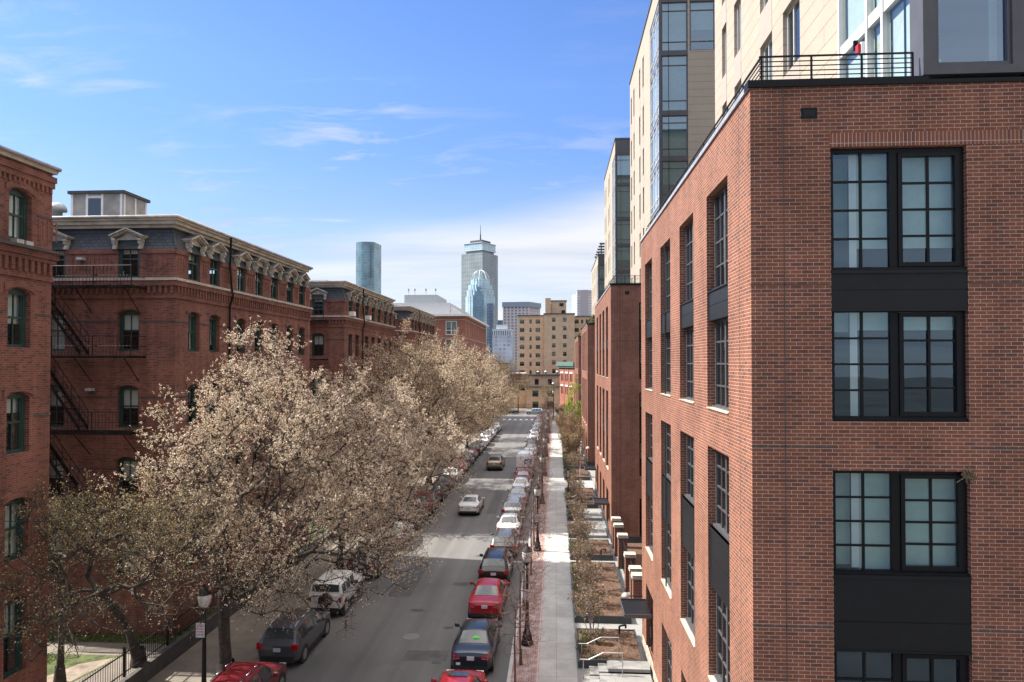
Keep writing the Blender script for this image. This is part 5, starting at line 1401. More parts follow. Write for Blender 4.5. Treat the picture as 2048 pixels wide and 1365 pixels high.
car('sedan', P_WHITE, XR + .05, rear('sedan', 68.4), 'white saloon second behind the mail van', GR)
car('sedan', P_MAROON, XR + .02, rear('sedan', 73.4), 'maroon saloon right behind the white mail van', GR)
vn = car('van', P_WHITE, XR + .02, rear('van', 78.8), 'tall white mail van with a blue eagle emblem on its rear door', GR, name='mail_van', cat='van')
# emblem, stripes and doors on the van's rear
yb = SHAPES['van'][0] / 2
m_ = MB(); s_ = lambda x, z: (x, -yb - .012, z)
m_.poly([s_(-.10, 1.62), s_(.70, 1.62), s_(.80, 2.18), s_(.0, 2.18)]); em = m_.build('emblem', simple('postal_blue', (0.012, 0.045, 0.19), .5, var=0), vn, world=False)
m_ = MB(); e_ = lambda x, z: (x, -yb - .018, z)
m_.poly([e_(-.04, 1.70), e_(.34, 1.84), e_(.66, 2.06), e_(.64, 2.11), e_(.30, 2.0), e_(.02, 1.95), e_(.14, 1.88)]); m_.poly([e_(.02, 1.655), e_(.54, 1.67), e_(.70, 1.90), e_(.42, 1.80)])
m_.build('eagle', M['white'], em, world=False)
m_ = MB(); m_.box(-.90, .90, -yb - .006, -yb + .02, 1.24, 1.29, 0); m_.box(-.90, .90, -yb - .007, -yb + .02, 1.20, 1.235, 1); m_.box(-.004, .004, -yb - .008, -yb + .02, .55, 1.23, 2); m_.box(-.7, .7, -yb - .03, -yb + .02, .50, .62, 2)
m_.box(-.55, -.2, -yb - .008, -yb + .02, 2.40, 2.45, 2); m_.box(-.06, .06, -yb - .05, -yb + .02, 1.12, 1.22, 2)
m_.build('stripe', [simple('postal_blue_stripe', (0.012, 0.045, 0.19), .5, var=0), simple('postal_red_stripe', (0.40, 0.02, 0.03), .5, var=0), M['trim']], vn, world=False)
far = [('sedan', P_WHITE, 'white saloon just ahead of the mail van', 0), ('suv', P_WHITE, 'pale car two places ahead of the mail van', 0), ('sedan', P_SILVER, None, 0), ('suv', P_GREY, None, 0), ('sedan', P_WHITE, None, 0),
       ('sedan', P_WHITE, None, 0), ('suv', P_SILVER, None, 0), ('sedan', P_GREY, None, 0), ('sedan', P_WHITE, None, 0), ('suv', P_SILVER, None, 0), ('sedan', P_MAROON, 'maroon car near the far end of the right row', 0), ('suv', P_RED, 'last red car at the far end of the right row', 0)]
y = 86.0
for i, (k, p, lab, _) in enumerate(far):
    car(k, p, XR + .03 * ((i * 7) % 5 - 2), rear(k, y), lab or 'small pale or grey car far up the right kerb beyond the mail van', GR if lab else 'far parked cars up the right kerb', detail=0); y += 5.75
# left kerb
car('suv', P_MAROON, XLK - .25, rear('suv', 23.3), 'maroon SUV with silver roof bars at the bottom edge, under the tree', GL, name='parked_suv', cat='SUV', rails_mat=M['chrome'])
car('suv', P_GREY, XLK - .35, rear('suv', 29.1), 'dark grey SUV with a silver ribbed roof under the blossom tree', GL, name='parked_suv', cat='SUV', rails_mat=M['chrome'])
m_ = MB()
for i in range(6): m_.box(-.55 + i * .2, -.51 + i * .2, -1.3, .35, 1.688, 1.712)
m_.build('roof_rack', M['chrome'], [o for o in COL.objects if o.get('label') == 'dark grey SUV with a silver ribbed roof under the blossom tree'][0], world=False)
car('pickupwagon', P_WHITE, XLK - .25, rear('pickupwagon', 35.0), 'boxy white off-road car with flat white roof and dark rear window', GL, name='off_road_car', cat='off-road car')
jp = [o for o in COL.objects if o.name.startswith('off_road_car')][0]
m_ = MB(); yb = 4.3 / 2
m_.tube((.05, -yb - .22, .98), (.05, -yb - .02, .98), .36, .36, 18); m_.build('spare_wheel', M['tyre'], jp, world=False)
for sx in (-1, 1):
    m_ = MB(); m_.box(sx * .66, sx * .97, .95, 1.85, .88, .98); m_.build('fender', P_WHITE, jp, world=False)
car('suv', P_GREY, XLK - .15, rear('suv', 41.2), 'charcoal SUV in front of the boxy white off-road car', GL, name='parked_suv', cat='SUV')
car('sedan', P_SILVER, XLK, rear('sedan', 47.8), 'silver saloon mostly hidden by blossom, fifth in the left row', GL)
car('sedan', P_BLACK, XLK, rear('sedan', 53.2), 'black saloon hidden beneath the overhanging branches', GL)
car('suv', P_MAROON, XLK + .1, rear('suv', 58.7), 'dark red SUV half hidden by branches, level with the moving white coupe', GL, name='parked_suv', cat='SUV')
car('sedan', P_BLACK, XLK + .05, rear('sedan', 64.2), 'black car peeping out from the branches behind a dark saloon', GL)
car('sedan', P_GREY, XLK, rear('sedan', 69.4), 'dark saloon right behind the clean white saloon on the left', GL)
car('sedan', P_WHITE, XLK + .05, rear('sedan', 74.7), 'clean white saloon on the left kerb, before the red car', GL)
car('suv', P_RED, XLK, rear('suv', 80.2), 'red crossover on the left kerb just ahead of the white saloon', GL, scale=(1, 1, .94))
car('suv', P_GREY, XLK + .05, rear('suv', 85.8), 'dark grey crossover level with the moving minivan', GL, name='parked_suv', cat='SUV')
car('sedan', P_MAROON, XLK, rear('sedan', 91.3), 'dark red car ahead of the dark grey crossover, left kerb', GL, detail=0)
y = 96.6
for k, p in (('suv', P_BLACK), ('sedan', P_SILVER), ('sedan', P_WHITE), ('suv', P_SILVER), ('sedan', P_WHITE), ('sedan', P_GREY), ('suv', P_WHITE)):
    car(k, p, XLK + .05, rear(k, y), 'small far car on the left kerb under the farther trees', 'far parked cars up the left kerb', detail=0); y += 5.7
# moving cars
car('coupe', P_WHITE, -7.6, rear('coupe', 58.9), 'white two-door coupe driving up the middle of the street', name='moving_car')
car('minivan', P_GOLD, -7.6, rear('minivan', 83.7), 'champagne minivan driving away beyond the white coupe', name='moving_minivan', cat='minivan')
# cross street
car('suv', P_BLUE, -5.6, 176.6, 'pale blue estate car side-on at the far end of the street', rz=math.pi / 2, scale=(1, 1.02, .93))
car('sedan', P_GREEN, -11.9, 176.8, 'dark green saloon side-on at the far junction, left of the pale blue estate', rz=math.pi / 2)
car('sedan', P_SILVER, 3.4, 177.2, 'light car almost hidden by the shrubs at the far junction', rz=math.pi / 2, detail=0)

# ------------------------------------------------------------------ street lamps, signs, post
def lamp_parts():
    r = thing('street_lamp', '', 'street lamp', (0, 0, .15), 0, 'black acorn street lamps')
    m_ = MB(); m_.lathe([(.27, 0), (.27, .12), (.23, .16), (.22, .34), (.17, .42), (.20, .50), (.13, .62), (.11, .85), (.12, .9), (.085, .95)], (0, 0), 16); m_.build('base', M['iron'], r, True, 35, world=False)
    m_ = MB(); m_.lathe([(.085, .94), (.06, 3.30), (.075, 3.32), (.075, 3.38), (.05, 3.42), (.10, 3.56), (.13, 3.60), (.13, 3.64)], (0, 0), 14); m_.build('post', M['iron'], r, True, 35, world=False)
    m_ = MB(); m_.lathe([(.11, 3.64), (.20, 3.78), (.235, 4.0), (.215, 4.12)], (0, 0), 16); m_.build('lantern_glass', M['frost'], r, True, 50, world=False)
    m_ = MB(); m_.lathe([(.23, 4.121), (.24, 4.15), (.15, 4.25), (.12, 4.29), (.06, 4.34), (.045, 4.42), (.015, 4.50)], (0, 0), 16); m_.build('cap', M['iron'], r, True, 50, world=False)
    return r
lp = lamp_parts()
lamps = [(-1.36, 32.1, 'nearest black acorn street lamp on the brick strip, with a parking sign'), (-1.30, 48.0, 'second black acorn street lamp up the brick strip'), (-1.30, 64.0, 'third black acorn street lamp, beside the silver wagon'),
         (-1.30, 80.0, 'fourth black acorn lamp, level with the mail van'), (-1.3, 96.0, 'street lamp among the bare saplings beyond the mail van'), (-1.3, 112.0, 'street lamp far along the right pavement, half behind saplings'),
         (-1.3, 128.0, 'tiny street lamp near the end of the bare sapling row')]
for i, (x, y, lab) in enumerate(lamps):
    o = lp if i == 0 else copy_tree(lp)
    o.location = (x, y, .15); o.scale = (1.05, 1.05, 1.05); o['label'] = lab; WL[o.name] = Vector((x, y, .15))
o = copy_tree(lp); o.location = (-13.4, 25.4, .14); o['label'] = 'black lamp post on the left pavement beneath the blossom tree'
o = copy_tree(lp); o.location = (-.6, 159.5, .15); o.scale = (1.25, 1.25, 1.62); o['label'] = 'tall lamp post standing at the far street corner'
def sign(x, y, z, w, h, lab, post=True, ry=0.0):
    r = thing('parking_sign', lab, 'sign', (x, y, .15))
    m_ = MB(); m_.box(x - w / 2, x + w / 2, y - .012, y, z, z + h, 0)
    for i in range(4): m_.box(x - w * .40, x + w * .40, y - .0135, y - .012, z + h * (.16 + .2 * i), z + h * (.23 + .2 * i), 1)
    m_.build('plate', [M['plate'], simple('faded_red_print', (.45, .18, .17), .6, var=.2)], r)
    m_ = MB()
    if post: m_.tube((x, y + .03, .15), (x, y + .03, z + h), .03)
    else: m_.box(x - .05, x + .05, y, y + .13, z + h * .4, z + h * .5)
    m_.build('post' if post else 'clamp', M['steel'] if post else M['iron'], r)
sign(-1.36, 31.97, 2.25, .32, .48, 'faded parking sign strapped to the nearest street lamp', False)
sign(-1.30, 47.87, 2.2, .36, .5, 'white parking sign on the second street lamp', False)
sign(-1.55, 67.0, 2.0, .32, .5, 'small parking sign on a thin pole beside the white saloons')
sign(-13.45, 25.2, 2.9, .34, .55, 'parking sign on the left pavement lamp post, among branches', False)
r = thing('pay_station', 'black post with a grey panel beside the pavement', 'post', (1.2, 68.6, .15))
m_ = MB(); m_.tube((1.2, 68.6, .15), (1.2, 68.6, 1.5), .06); m_.build('post', M['iron'], r)
m_ = MB(); m_.box(1.03, 1.37, 68.48, 68.72, 1.45, 2.7); m_.build('box', M['iron'], r)
m_ = MB(); m_.box(1.08, 1.32, 68.46, 68.479, 1.9, 2.55); m_.build('panel', M['frost'], r)

# ------------------------------------------------------------------ planters, patios, pillars
PLX0, PLX1 = .93, 3.78
plr = [(29.75, 33.5), (34.9, 44.6), (45.9, 50.3), (51.6, 55.0), (57.2, 60.9), (62.2, 64.6), (65.4, 71.0), (77.0, 83.5), (84.8, 97.0), (98.5, 110.0), (112.0, 126.0), (128.0, 150.0)]
desc = ['nearest sunken planting bed beside the handrails', 'largest mulched bed, second from the near end', 'third bed with mulch, before the first patio slab', 'fourth narrow bed behind a grey patio', 'fifth bed beside the second patio', 'sixth small bed with a white handrail behind', 'seventh bed beside the black post', 'bed with a thin white stake, beyond the cross path', 'bed under the tan multi-stem shrubs', 'long bed of tan shrubs beside the third block', 'far bed of tan shrubs near the green tree', 'farthest bed of shrubs by the junction']
for (y0, y1), d in zip(plr, desc):
    r = thing('planting_bed', d, 'planter', (PLX0, y0, .15), 0, 'mulched planting beds along the right pavement')
    x1 = PLX1; inner = (51.6, 57.2)
    if y0 in (51.6, 57.2): x1 = 2.2
    m_ = MB(); m_.box(PLX0, PLX0 + .07, y0, y1, .1, .42); m_.box(PLX0 + .07, x1, y0, y0 + .09, .1, .52); m_.box(PLX0 + .07, x1, y1 - .07, y1, .1, .42); m_.box(x1 - .07, x1, y0 + .09, y1 - .07, .1, .46)
    m_.build('edging', M['planter'], r)
    m_ = MB(); N1, N2 = 10, max(6, int((y1 - y0) * 2.5)); prs = np.random.RandomState(int(y0 * 10))
    xs = np.linspace(PLX0 + .075, x1 - .075, N1 + 1); ys = np.linspace(y0 + .095, y1 - .075, N2 + 1)
    zz = .34 + .05 * prs.rand(N1 + 1, N2 + 1) + .05 * np.sin(np.linspace(0, math.pi, N1 + 1))[:, None]
    for i in range(N1):
        for j in range(N2): m_.poly([(xs[i], ys[j], zz[i, j]), (xs[i + 1], ys[j], zz[i + 1, j]), (xs[i + 1], ys[j + 1], zz[i + 1, j + 1]), (xs[i], ys[j + 1], zz[i, j + 1])])
    m_.build('mulch', M['mulch'], r)
for y0, y1, d in ((51.7, 54.9, 'pale grey patio slab in front of the second block, nearer one'), (57.4, 60.8, 'pale grey patio slab in front of the second block, farther one')):
    g = MB(); g.box(2.25, 3.8, y0, y1, .1, .36); tag(g.build('patio_slab', M['paver_grey'], None), d, 'patio')
g = MB(); g.box(.9, 4.0, 71.6, 76.2, .1, .19); tag(g.build('cross_path', M['walk'], None), kind='structure')
def hand_rail(y, lab):
    r = thing('handrail', lab, 'handrail', (1, y, .15), 0, 'steel stair handrails')
    m_ = MB(); m_.path([(.98, y, .95), (1.35, y, .95), (1.95, y, 1.25), (2.75, y, 1.25)], .024, 8); m_.build('top_rail', M['steel'], r, True, 40)
    for x, z in ((1.12, .95), (2.73, 1.25)):
        m_ = MB(); m_.tube((x, y, .15), (x, y, z), .02, None, 6); m_.build('baluster', M['steel'], r)
hand_rail(30.35, 'farther of the two bent steel handrails at the bottom right'); hand_rail(28.75, 'nearer of the two bent steel handrails at the bottom right')
hand_rail(62.9, 'bent steel handrail in front of the second block, farther one'); hand_rail(61.5, 'bent steel handrail in front of the second block, nearer one')
g = MB()
for i in range(3): g.box(1.4 + .38 * i, 3.9, 28.9, 29.7, .1, .28 + .13 * i)
g.box(1.4, 1.78, 26, 28.88, .1, .22); g.box(1.79, 3.9, 26, 28.89, .1, .35)
tag(g.build('entrance_steps', M['paver_grey'], None), 'grey stone entrance steps beside the steel handrails', 'steps')
pil = [(36.1, 'nearest of six stone-capped brick pillars, against the building edge'), (37.3, 'second of the stone-capped brick pillars from the near end'), (40.0, 'third stone-capped brick pillar, right of the first black gate'),
       (44.4, 'fourth stone-capped brick pillar, between two black gates'), (47.2, 'fifth stone-capped brick pillar, second from the far end'), (49.1, 'farthest stone-capped brick pillar, against the second block')]
for y, lab in pil:
    r = thing('brick_pillar', lab, 'pillar', (4.25, y, .15), 0, 'brick pillars with pale stone caps')
    m_ = MB(); m_.box(3.97, 4.53, y - .28, y + .28, .14, 2.10); m_.build('shaft', M['brick_new'], r)
    m_ = MB(); m_.box(3.91, 4.59, y - .34, y + .34, 2.10, 2.18); m_.box(3.93, 4.57, y - .32, y + .32, 2.18, 2.30); m_.build('cap', M['stone'], r)
for y0, y1, lab in ((37.6, 39.7, 'black steel gate between the second and third brick pillars'), (40.3, 44.1, 'black steel gate between the third and fourth brick pillars'), (44.7, 46.9, 'black steel gate between the fourth and fifth brick pillars')):
    r = thing('steel_gate', lab, 'gate', (4.25, y0, .15), 0, 'black gates between brick pillars')
    m_ = MB(); m_.box(4.22, 4.28, y0, y0 + .06, .2, 1.95); m_.box(4.22, 4.28, y1 - .06, y1, .2, 1.95); m_.box(4.22, 4.28, y0 + .06, y1 - .06, .2, .27); m_.box(4.22, 4.28, y0 + .06, y1 - .06, 1.88, 1.95); m_.build('frame', M['iron'], r)
    m_ = MB(); m_.box(4.235, 4.265, y0 + .06, y1 - .06, .27, 1.88); m_.build('panel', M['black'], r)
g = MB(); g.box(4.6, 14, 33.2, 50.2, .1, .22); struct('courtyard_bed', g, M['mulch'])
for (x, y, lab) in ((3.0, 33.0, 'black bent vent pipe in the nearest planting bed'), (3.0, 46.3, 'black bent vent pipe in the third planting bed')):
    m_ = MB(); m_.path([(x, y, .3), (x, y, .75), (x + .3, y, .82), (x + .3, y, .66)], .045, 8); tag(m_.build('vent_pipe', M['iron'], None), lab, 'pipe')
# ------------------------------------------------------------------ trees and shrubs
def unit(v): return v / (np.linalg.norm(v, axis=-1, keepdims=True) + 1e-9)

def tubes(A, B, ra, rb, n):
    """frustums from A to B as one vertex / quad soup"""
    d = unit(B - A); ref = np.where(np.abs(d[:, 2:3]) < .9, np.array([[0, 0, 1.0]]), np.array([[1.0, 0, 0]]))
    u = unit(np.cross(d, ref)); v = np.cross(d, u)
    t = np.arange(n) * 2 * math.pi / n
    ring = (u[:, None, :] * np.cos(t)[None, :, None] + v[:, None, :] * np.sin(t)[None, :, None])
    V = np.concatenate([A[:, None, :] + ring * ra[:, None, None], B[:, None, :] + ring * rb[:, None, None]], axis=1).reshape(-1, 3)
    k = np.arange(len(A))[:, None] * 2 * n; i = np.arange(n)[None, :]; j = (i + 1) % n
    F = np.stack([k + i, k + j, k + n + j, k + n + i], axis=-1).reshape(-1, 4)
    return V, F

def skeleton(rs, trunk, fork, C, Rad, n_t, lobes, lobe_r, sag=0.0, step=.45, low_cut=-1.0):
    """a trunk through `trunk` points, then every attraction point in the lobed crown joined to the nearest branch"""
    nodes, par = [np.array(trunk[0], float)], [-1]
    for p in trunk[1:]:
        p = np.array(p, float); a = nodes[-1]; m = max(1, int(np.linalg.norm(p - a) / step))
        for i in range(1, m + 1): nodes.append(a + (p - a) * i / m); par.append(len(nodes) - 2)
    first = fork if fork is not None else len(nodes) - 1
    C, Rad = np.array(C, float), np.array(Rad, float)
    # crown lobes
    L = unit(rs.normal(size=(lobes, 3))); L[:, 2] = np.abs(L[:, 2]) * 1.0 + low_cut * .3 if low_cut > -.5 else L[:, 2]
    Lc = L * (.45 + .42 * rs.rand(lobes, 1))
    pick = rs.randint(lobes, size=n_t)
    T = Lc[pick] + unit(rs.normal(size=(n_t, 3))) * (rs.rand(n_t, 1) ** .45) * lobe_r
    T = T[(np.linalg.norm(T, axis=1) < 1.08)]
    T = C + T * Rad
    T = T[T[:, 2] > max(1.6, C[2] - Rad[2] * .97)]
    P0 = nodes[-1]
    T = T[np.argsort(np.linalg.norm((T - P0), axis=1))]
    NB = np.zeros((len(T) * 14 + 200, 3)); NB[:len(nodes)] = np.array(nodes); cnt = len(nodes)
    depth = np.zeros(len(NB)); depth[:cnt] = np.arange(cnt) * step * .2
    par = list(par)
    for t in T:
        dv = t - NB[first:cnt]; d = np.linalg.norm(dv, axis=1) + .30 * depth[first:cnt]
        # favour branches growing outwards rather than back towards the trunk
        i = first + int(np.argmin(d)); a = NB[i]
        l = np.linalg.norm(t - a); m = max(1, min(12, int(l / step)))
        side = unit(rs.normal(size=3)) * l * .10; up = np.array([0, 0, l * .10 - sag * l * .2])
        prev = i
        for q in range(1, m + 1):
            k = q / m; NB[cnt] = a + (t - a) * k + (side + up) * math.sin(math.pi * k); NB[cnt] += rs.normal(size=3) * .03
            depth[cnt] = depth[i] + l * k; par.append(prev); prev = cnt; cnt += 1
    N = NB[:cnt]; par = np.array(par[:cnt])
    w = np.zeros(cnt)
    for i in range(cnt - 1, 0, -1):
        if w[i] == 0: w[i] = 1
        w[par[i]] += w[i]
    w[w == 0] = 1
    return N, par, w

def make_tree(seed, trunk, C, Rad, n_t, lobes=16, lobe_r=.34, r_tip=.012, expo=.47, r_trunk=.25, twigs=3, twig_len=(.3, .8), bl_per=6, bl_size=(.04, .085), upness=.5, fork=None, twig_r=.008, flat=0.0, step=.45, low_cut=-1.0, spread=.10, thin=None):
    rs = np.random.RandomState(seed)
    N, par, w = skeleton(rs, trunk, fork, C, Rad, n_t, lobes, lobe_r, step=step, low_cut=low_cut)
    r = np.minimum(r_tip * w ** expo, r_trunk)
    r[:len(trunk)] = np.maximum(r[:len(trunk)], r_trunk * .8)
    idx = np.arange(1, len(N)); A, B = N[par[idx]], N[idx]
    ra = np.minimum(r[par[idx]], r[idx] * 1.25 + .004); rb = r[idx]
    V0, F0 = [], []; off = 0
    for m, n in ((rb > .035, 8), (rb <= .035, 4)):
        if m.any():
            V, F = tubes(A[m], B[m], ra[m], rb[m], n); V0.append(V); F0.append(F + off); off += len(V)
    # root flare
    V, F = tubes(np.array([N[0] - [0, 0, .1]]), np.array([N[0] + [0, 0, .7]]), np.array([r_trunk * 1.5]), np.array([r_trunk * 1.0]), 10); V0.append(V); F0.append(F + off); off += len(V)
    # twigs
    tip = np.where(w < 14)[0]; tip = tip[tip > len(trunk)]
    S = np.repeat(tip, twigs); out = unit(N[S] - np.array(C))
    D = unit(out * .55 + np.array([0, 0, upness]) + rs.normal(size=(len(S), 3)) * .55)
    ln = twig_len[0] + rs.rand(len(S)) * (twig_len[1] - twig_len[0])
    E = N[S] + D * ln[:, None]
    V, F = tubes(N[S], E, np.full(len(S), twig_r), np.full(len(S), twig_r * .5), 3); V0.append(V); F0.append(F + off)
    wood = (np.concatenate(V0), np.concatenate(F0))
    leaf = None
    if bl_per > 0:
        q = np.repeat(np.arange(len(S)), bl_per); t = (np.floor(rs.rand(len(q)) * 3) + .8 + .25 * rs.rand(len(q))) / 3
        if thin is not None:      # fewer blossoms on the low shaded branches
            kp = rs.rand(len(q)) < np.clip((N[S][q][:, 2] - thin[0]) / (thin[1] - thin[0]), thin[2], 1.0); q, t = q[kp], t[kp]
        P = N[S][q] + (E - N[S])[q] * t[:, None] + rs.normal(size=(len(q), 3)) * spread * .32
        s = (bl_size[0] + rs.rand(len(q)) * (bl_size[1] - bl_size[0]))[:, None]
        u = unit(rs.normal(size=(len(q), 3))); v = unit(np.cross(u, rs.normal(size=(len(q), 3))))
        k = .6 + .4 * rs.rand(len(q), 1)
        VV = np.stack([P - u * s * .5, P + v * s * .45 * k, P + u * s * .6, P - v * s * .5 * k], axis=1).reshape(-1, 3)
        leaf = (VV, np.arange(len(VV)).reshape(-1, 4))
    return wood, leaf

def tree(name, label, cat, loc, wood_mat, leaf_mat, group=None, leafname='blossom', **kw):
    wood, leaf = make_tree(**kw)
    r = thing(name, label, cat, loc, 0, group)
    put('trunk', np_mesh('trunk', *wood, wood_mat, True), r, WL[r.name])
    if leaf is not None: put(leafname, np_mesh(leafname, *leaf, leaf_mat), r, WL[r.name])
    return r

TG = 'blossoming trees along the left pavement'
# the large tree in front, and its neighbours up the street
tree('blossom_tree', 'largest cream-blossomed tree, in front of the nearest mansard building', 'tree', (-13.75, 27.9, .14), M['bark'], M['blossom'], TG,
     seed=5, trunk=[(0, 0, 0), (-.15, .1, 1.8), (-.3, .25, 3.4)], C=(1.8, 1.2, 7.5), Rad=(6.7, 5.6, 6.6), n_t=1750, lobes=62, lobe_r=.28, r_tip=.0115, r_trunk=.32, twigs=5, bl_per=24, bl_size=(.03, .068), twig_len=(.3, .9), thin=(1.0, 8.0, .34))
tree('blossom_tree', 'tree with the brightest cream blossom, overhanging the dark parked cars', 'tree', (-13.5, 42.0, .14), M['bark'], M['blossom'], TG,
     seed=12, trunk=[(0, 0, 0), (.1, 0, 1.8), (.25, -.1, 3.2)], C=(2.0, .2, 7.1), Rad=(6.0, 5.8, 6.1), n_t=850, lobes=36, lobe_r=.32, r_trunk=.27, twigs=5, bl_per=22, bl_size=(.038, .082), twig_len=(.3, .9), spread=.14, thin=(1.5, 6.0, .45))
tree('blossom_tree', 'low spreading tree at the lower left with brownish new leaves and pale limbs', 'tree', (-17.25, 27.4, .8), M['bark'], M['blossom_dull'], TG,
     seed=21, trunk=[(0, 0, 0), (-.1, -.4, 1.5), (-.1, -1.6, 3.0), (.3, -2.9, 4.0)], fork=5, C=(1.5, -4.6, 5.3), Rad=(4.2, 5.4, 3.4), n_t=720, lobes=32, lobe_r=.34, r_trunk=.24, twigs=4, bl_per=10, bl_size=(.03, .062), upness=.8, thin=(1.5, 7.0, .25), twig_r=.007)
tree('small_tree', 'dark thin-trunked tree close beside the left-hand brick building', 'tree', (-19.3, 25.6, .8), M['bark'], M['blossom_dull'],
     seed=31, trunk=[(0, 0, 0), (.05, 0, 2.5), (-.1, 0, 4.6)], C=(-.2, 0, 6.3), Rad=(3.0, 2.6, 2.8), n_t=240, lobes=8, lobe_r=.4, r_trunk=.17, twigs=3, bl_per=4, bl_size=(.05, .09))
farw, farl = [], []
for sd, C, Rd, nt in ((41, (1.2, 0, 8.9), (5.9, 6.2, 6.9), 430), (42, (1.0, .2, 8.3), (5.6, 6.0, 6.2), 400)):
    wd, lf = make_tree(seed=sd, trunk=[(0, 0, 0), (.1, 0, 2.0), (.2, 0, 3.6)], C=C, Rad=Rd, n_t=int(nt*1.4), lobes=34, lobe_r=.34, r_trunk=.27, twigs=4, twig_len=(.4, 1.0), bl_per=14, bl_size=(.06, .12), twig_r=.012, spread=.25)
    farw.append(np_mesh('trunk', *wd, M['bark'], True)); farl.append(np_mesh('blossom', *lf, M['blossom_far']))
for i, (x, y, k, rz, sc, lab) in enumerate([(-13.5, 57.5, 0, .4, 1.08, 'tan-blossomed tree in front of the gap between the first two mansard buildings'), (-13.6, 72.5, 1, 2.1, 1.19, 'tall tan tree in front of the middle mansard building'),
        (-13.4, 87.0, 0, 3.9, 1.12, 'tree over the left-hand cars level with the moving minivan'), (-13.5, 103.0, 1, 5.2, 1.05, 'tree in front of the gap before the modern brick block'),
        (-12.9, 118.0, 0, 1.2, .86, 'farther tree reaching over the road towards the junction'), (-13.6, 136.0, 1, 2.9, .80, 'last blossom tree on the left before the junction')]):
    r = thing('blossom_tree', lab, 'tree', (x, y, .14), 0, TG)
    put('trunk', farw[k], r, WL[r.name]); put('blossom', farl[k], r, WL[r.name])
    # crowns lean to the street side whatever their turn
    r.scale = (sc, sc * (1 if i % 2 else -1), sc)

# bare trees
bw = []
for sd in (51, 52):
    wd, _ = make_tree(seed=sd, trunk=[(0, 0, 0), (0, 0, 2.5), (.1, .1, 4.0)], C=(0, 0, 8.5), Rad=(4.4, 4.4, 5.2), n_t=260, lobes=14, lobe_r=.4, r_tip=.02, r_trunk=.25, twigs=5, twig_len=(.6, 1.5), bl_per=0, twig_r=.016)
    bw.append(np_mesh('trunk', *wd, M['twig_tan'], True))
for x, y, k, s, lab in ((-14.8, 150, 0, 1.0, 'bare brown tree in front of the modern brick block, nearer one'), (-15.5, 158 + 26, 1, 1.0, 'bare tree left of the low tan building'), (-10.4, 187, 0, .95, 'bare dark-limbed tree in front of the tan tower'),
                        (-16.0, 165 + 20, 1, 1.15, 'bare tree behind the far end of the blossom trees'), (-2.6, 190.5, 1, .55, 'small bare tree against the low tan building')):
    r = thing('bare_tree', lab, 'tree', (x, y, .1), 0, 'bare trees near the junction'); put('trunk', bw[k], r, WL[r.name]); r.scale = (s, s, s)

# bare street saplings with red buds along the brick strip
sp = []
for sd in (61, 62, 63):
    wd, lf = make_tree(seed=sd, trunk=[(0, 0, 0), (.03, .02, 1.2), (0, .03, 2.6), (.05, 0, 4.2)], fork=3, C=(0, 0, 4.1), Rad=(1.35, 1.35, 2.6), n_t=125, lobes=14, lobe_r=.42, r_tip=.008, expo=.40, r_trunk=.055, twigs=2, twig_len=(.25, .8), bl_per=1, bl_size=(.025, .05), twig_r=.006, upness=.9, step=.35)
    sp.append((np_mesh('trunk', *wd, M['twig_red'], True), np_mesh('buds', *lf, M['redbud'])))
sl = ['bare sapling with red buds nearest the camera, between the lamp and the kerb', 'bare sapling just behind the nearest street lamp', 'bare budding sapling beside the red and black cars', 'bare sapling beside the dark crossover', 'bare sapling next to the second street lamp', 'bare sapling beside the silver wagon']
ys = [26.6, 29.9, 36.5, 42.5, 49.5, 55.5] + [62 + i * 6.4 for i in range(15)]
for i, y in enumerate(ys):
    r = thing('street_sapling', sl[i] if i < len(sl) else 'thin bare reddish sapling in the row beyond the silver wagon', 'tree', (-1.62 + .1 * math.sin(i * 2.3), y, .15), rz=i * 2.1, group='bare saplings nearest us' if i < len(sl) else 'bare reddish saplings along the right kerb')
    t_, b_ = sp[i % 3]; put('trunk', t_, r, WL[r.name]); put('buds', b_, r, WL[r.name]); s = .92 + .16 * ((i * 37) % 10) / 10
    r.scale = (s, s, s * (.92 if i < 2 else 1))

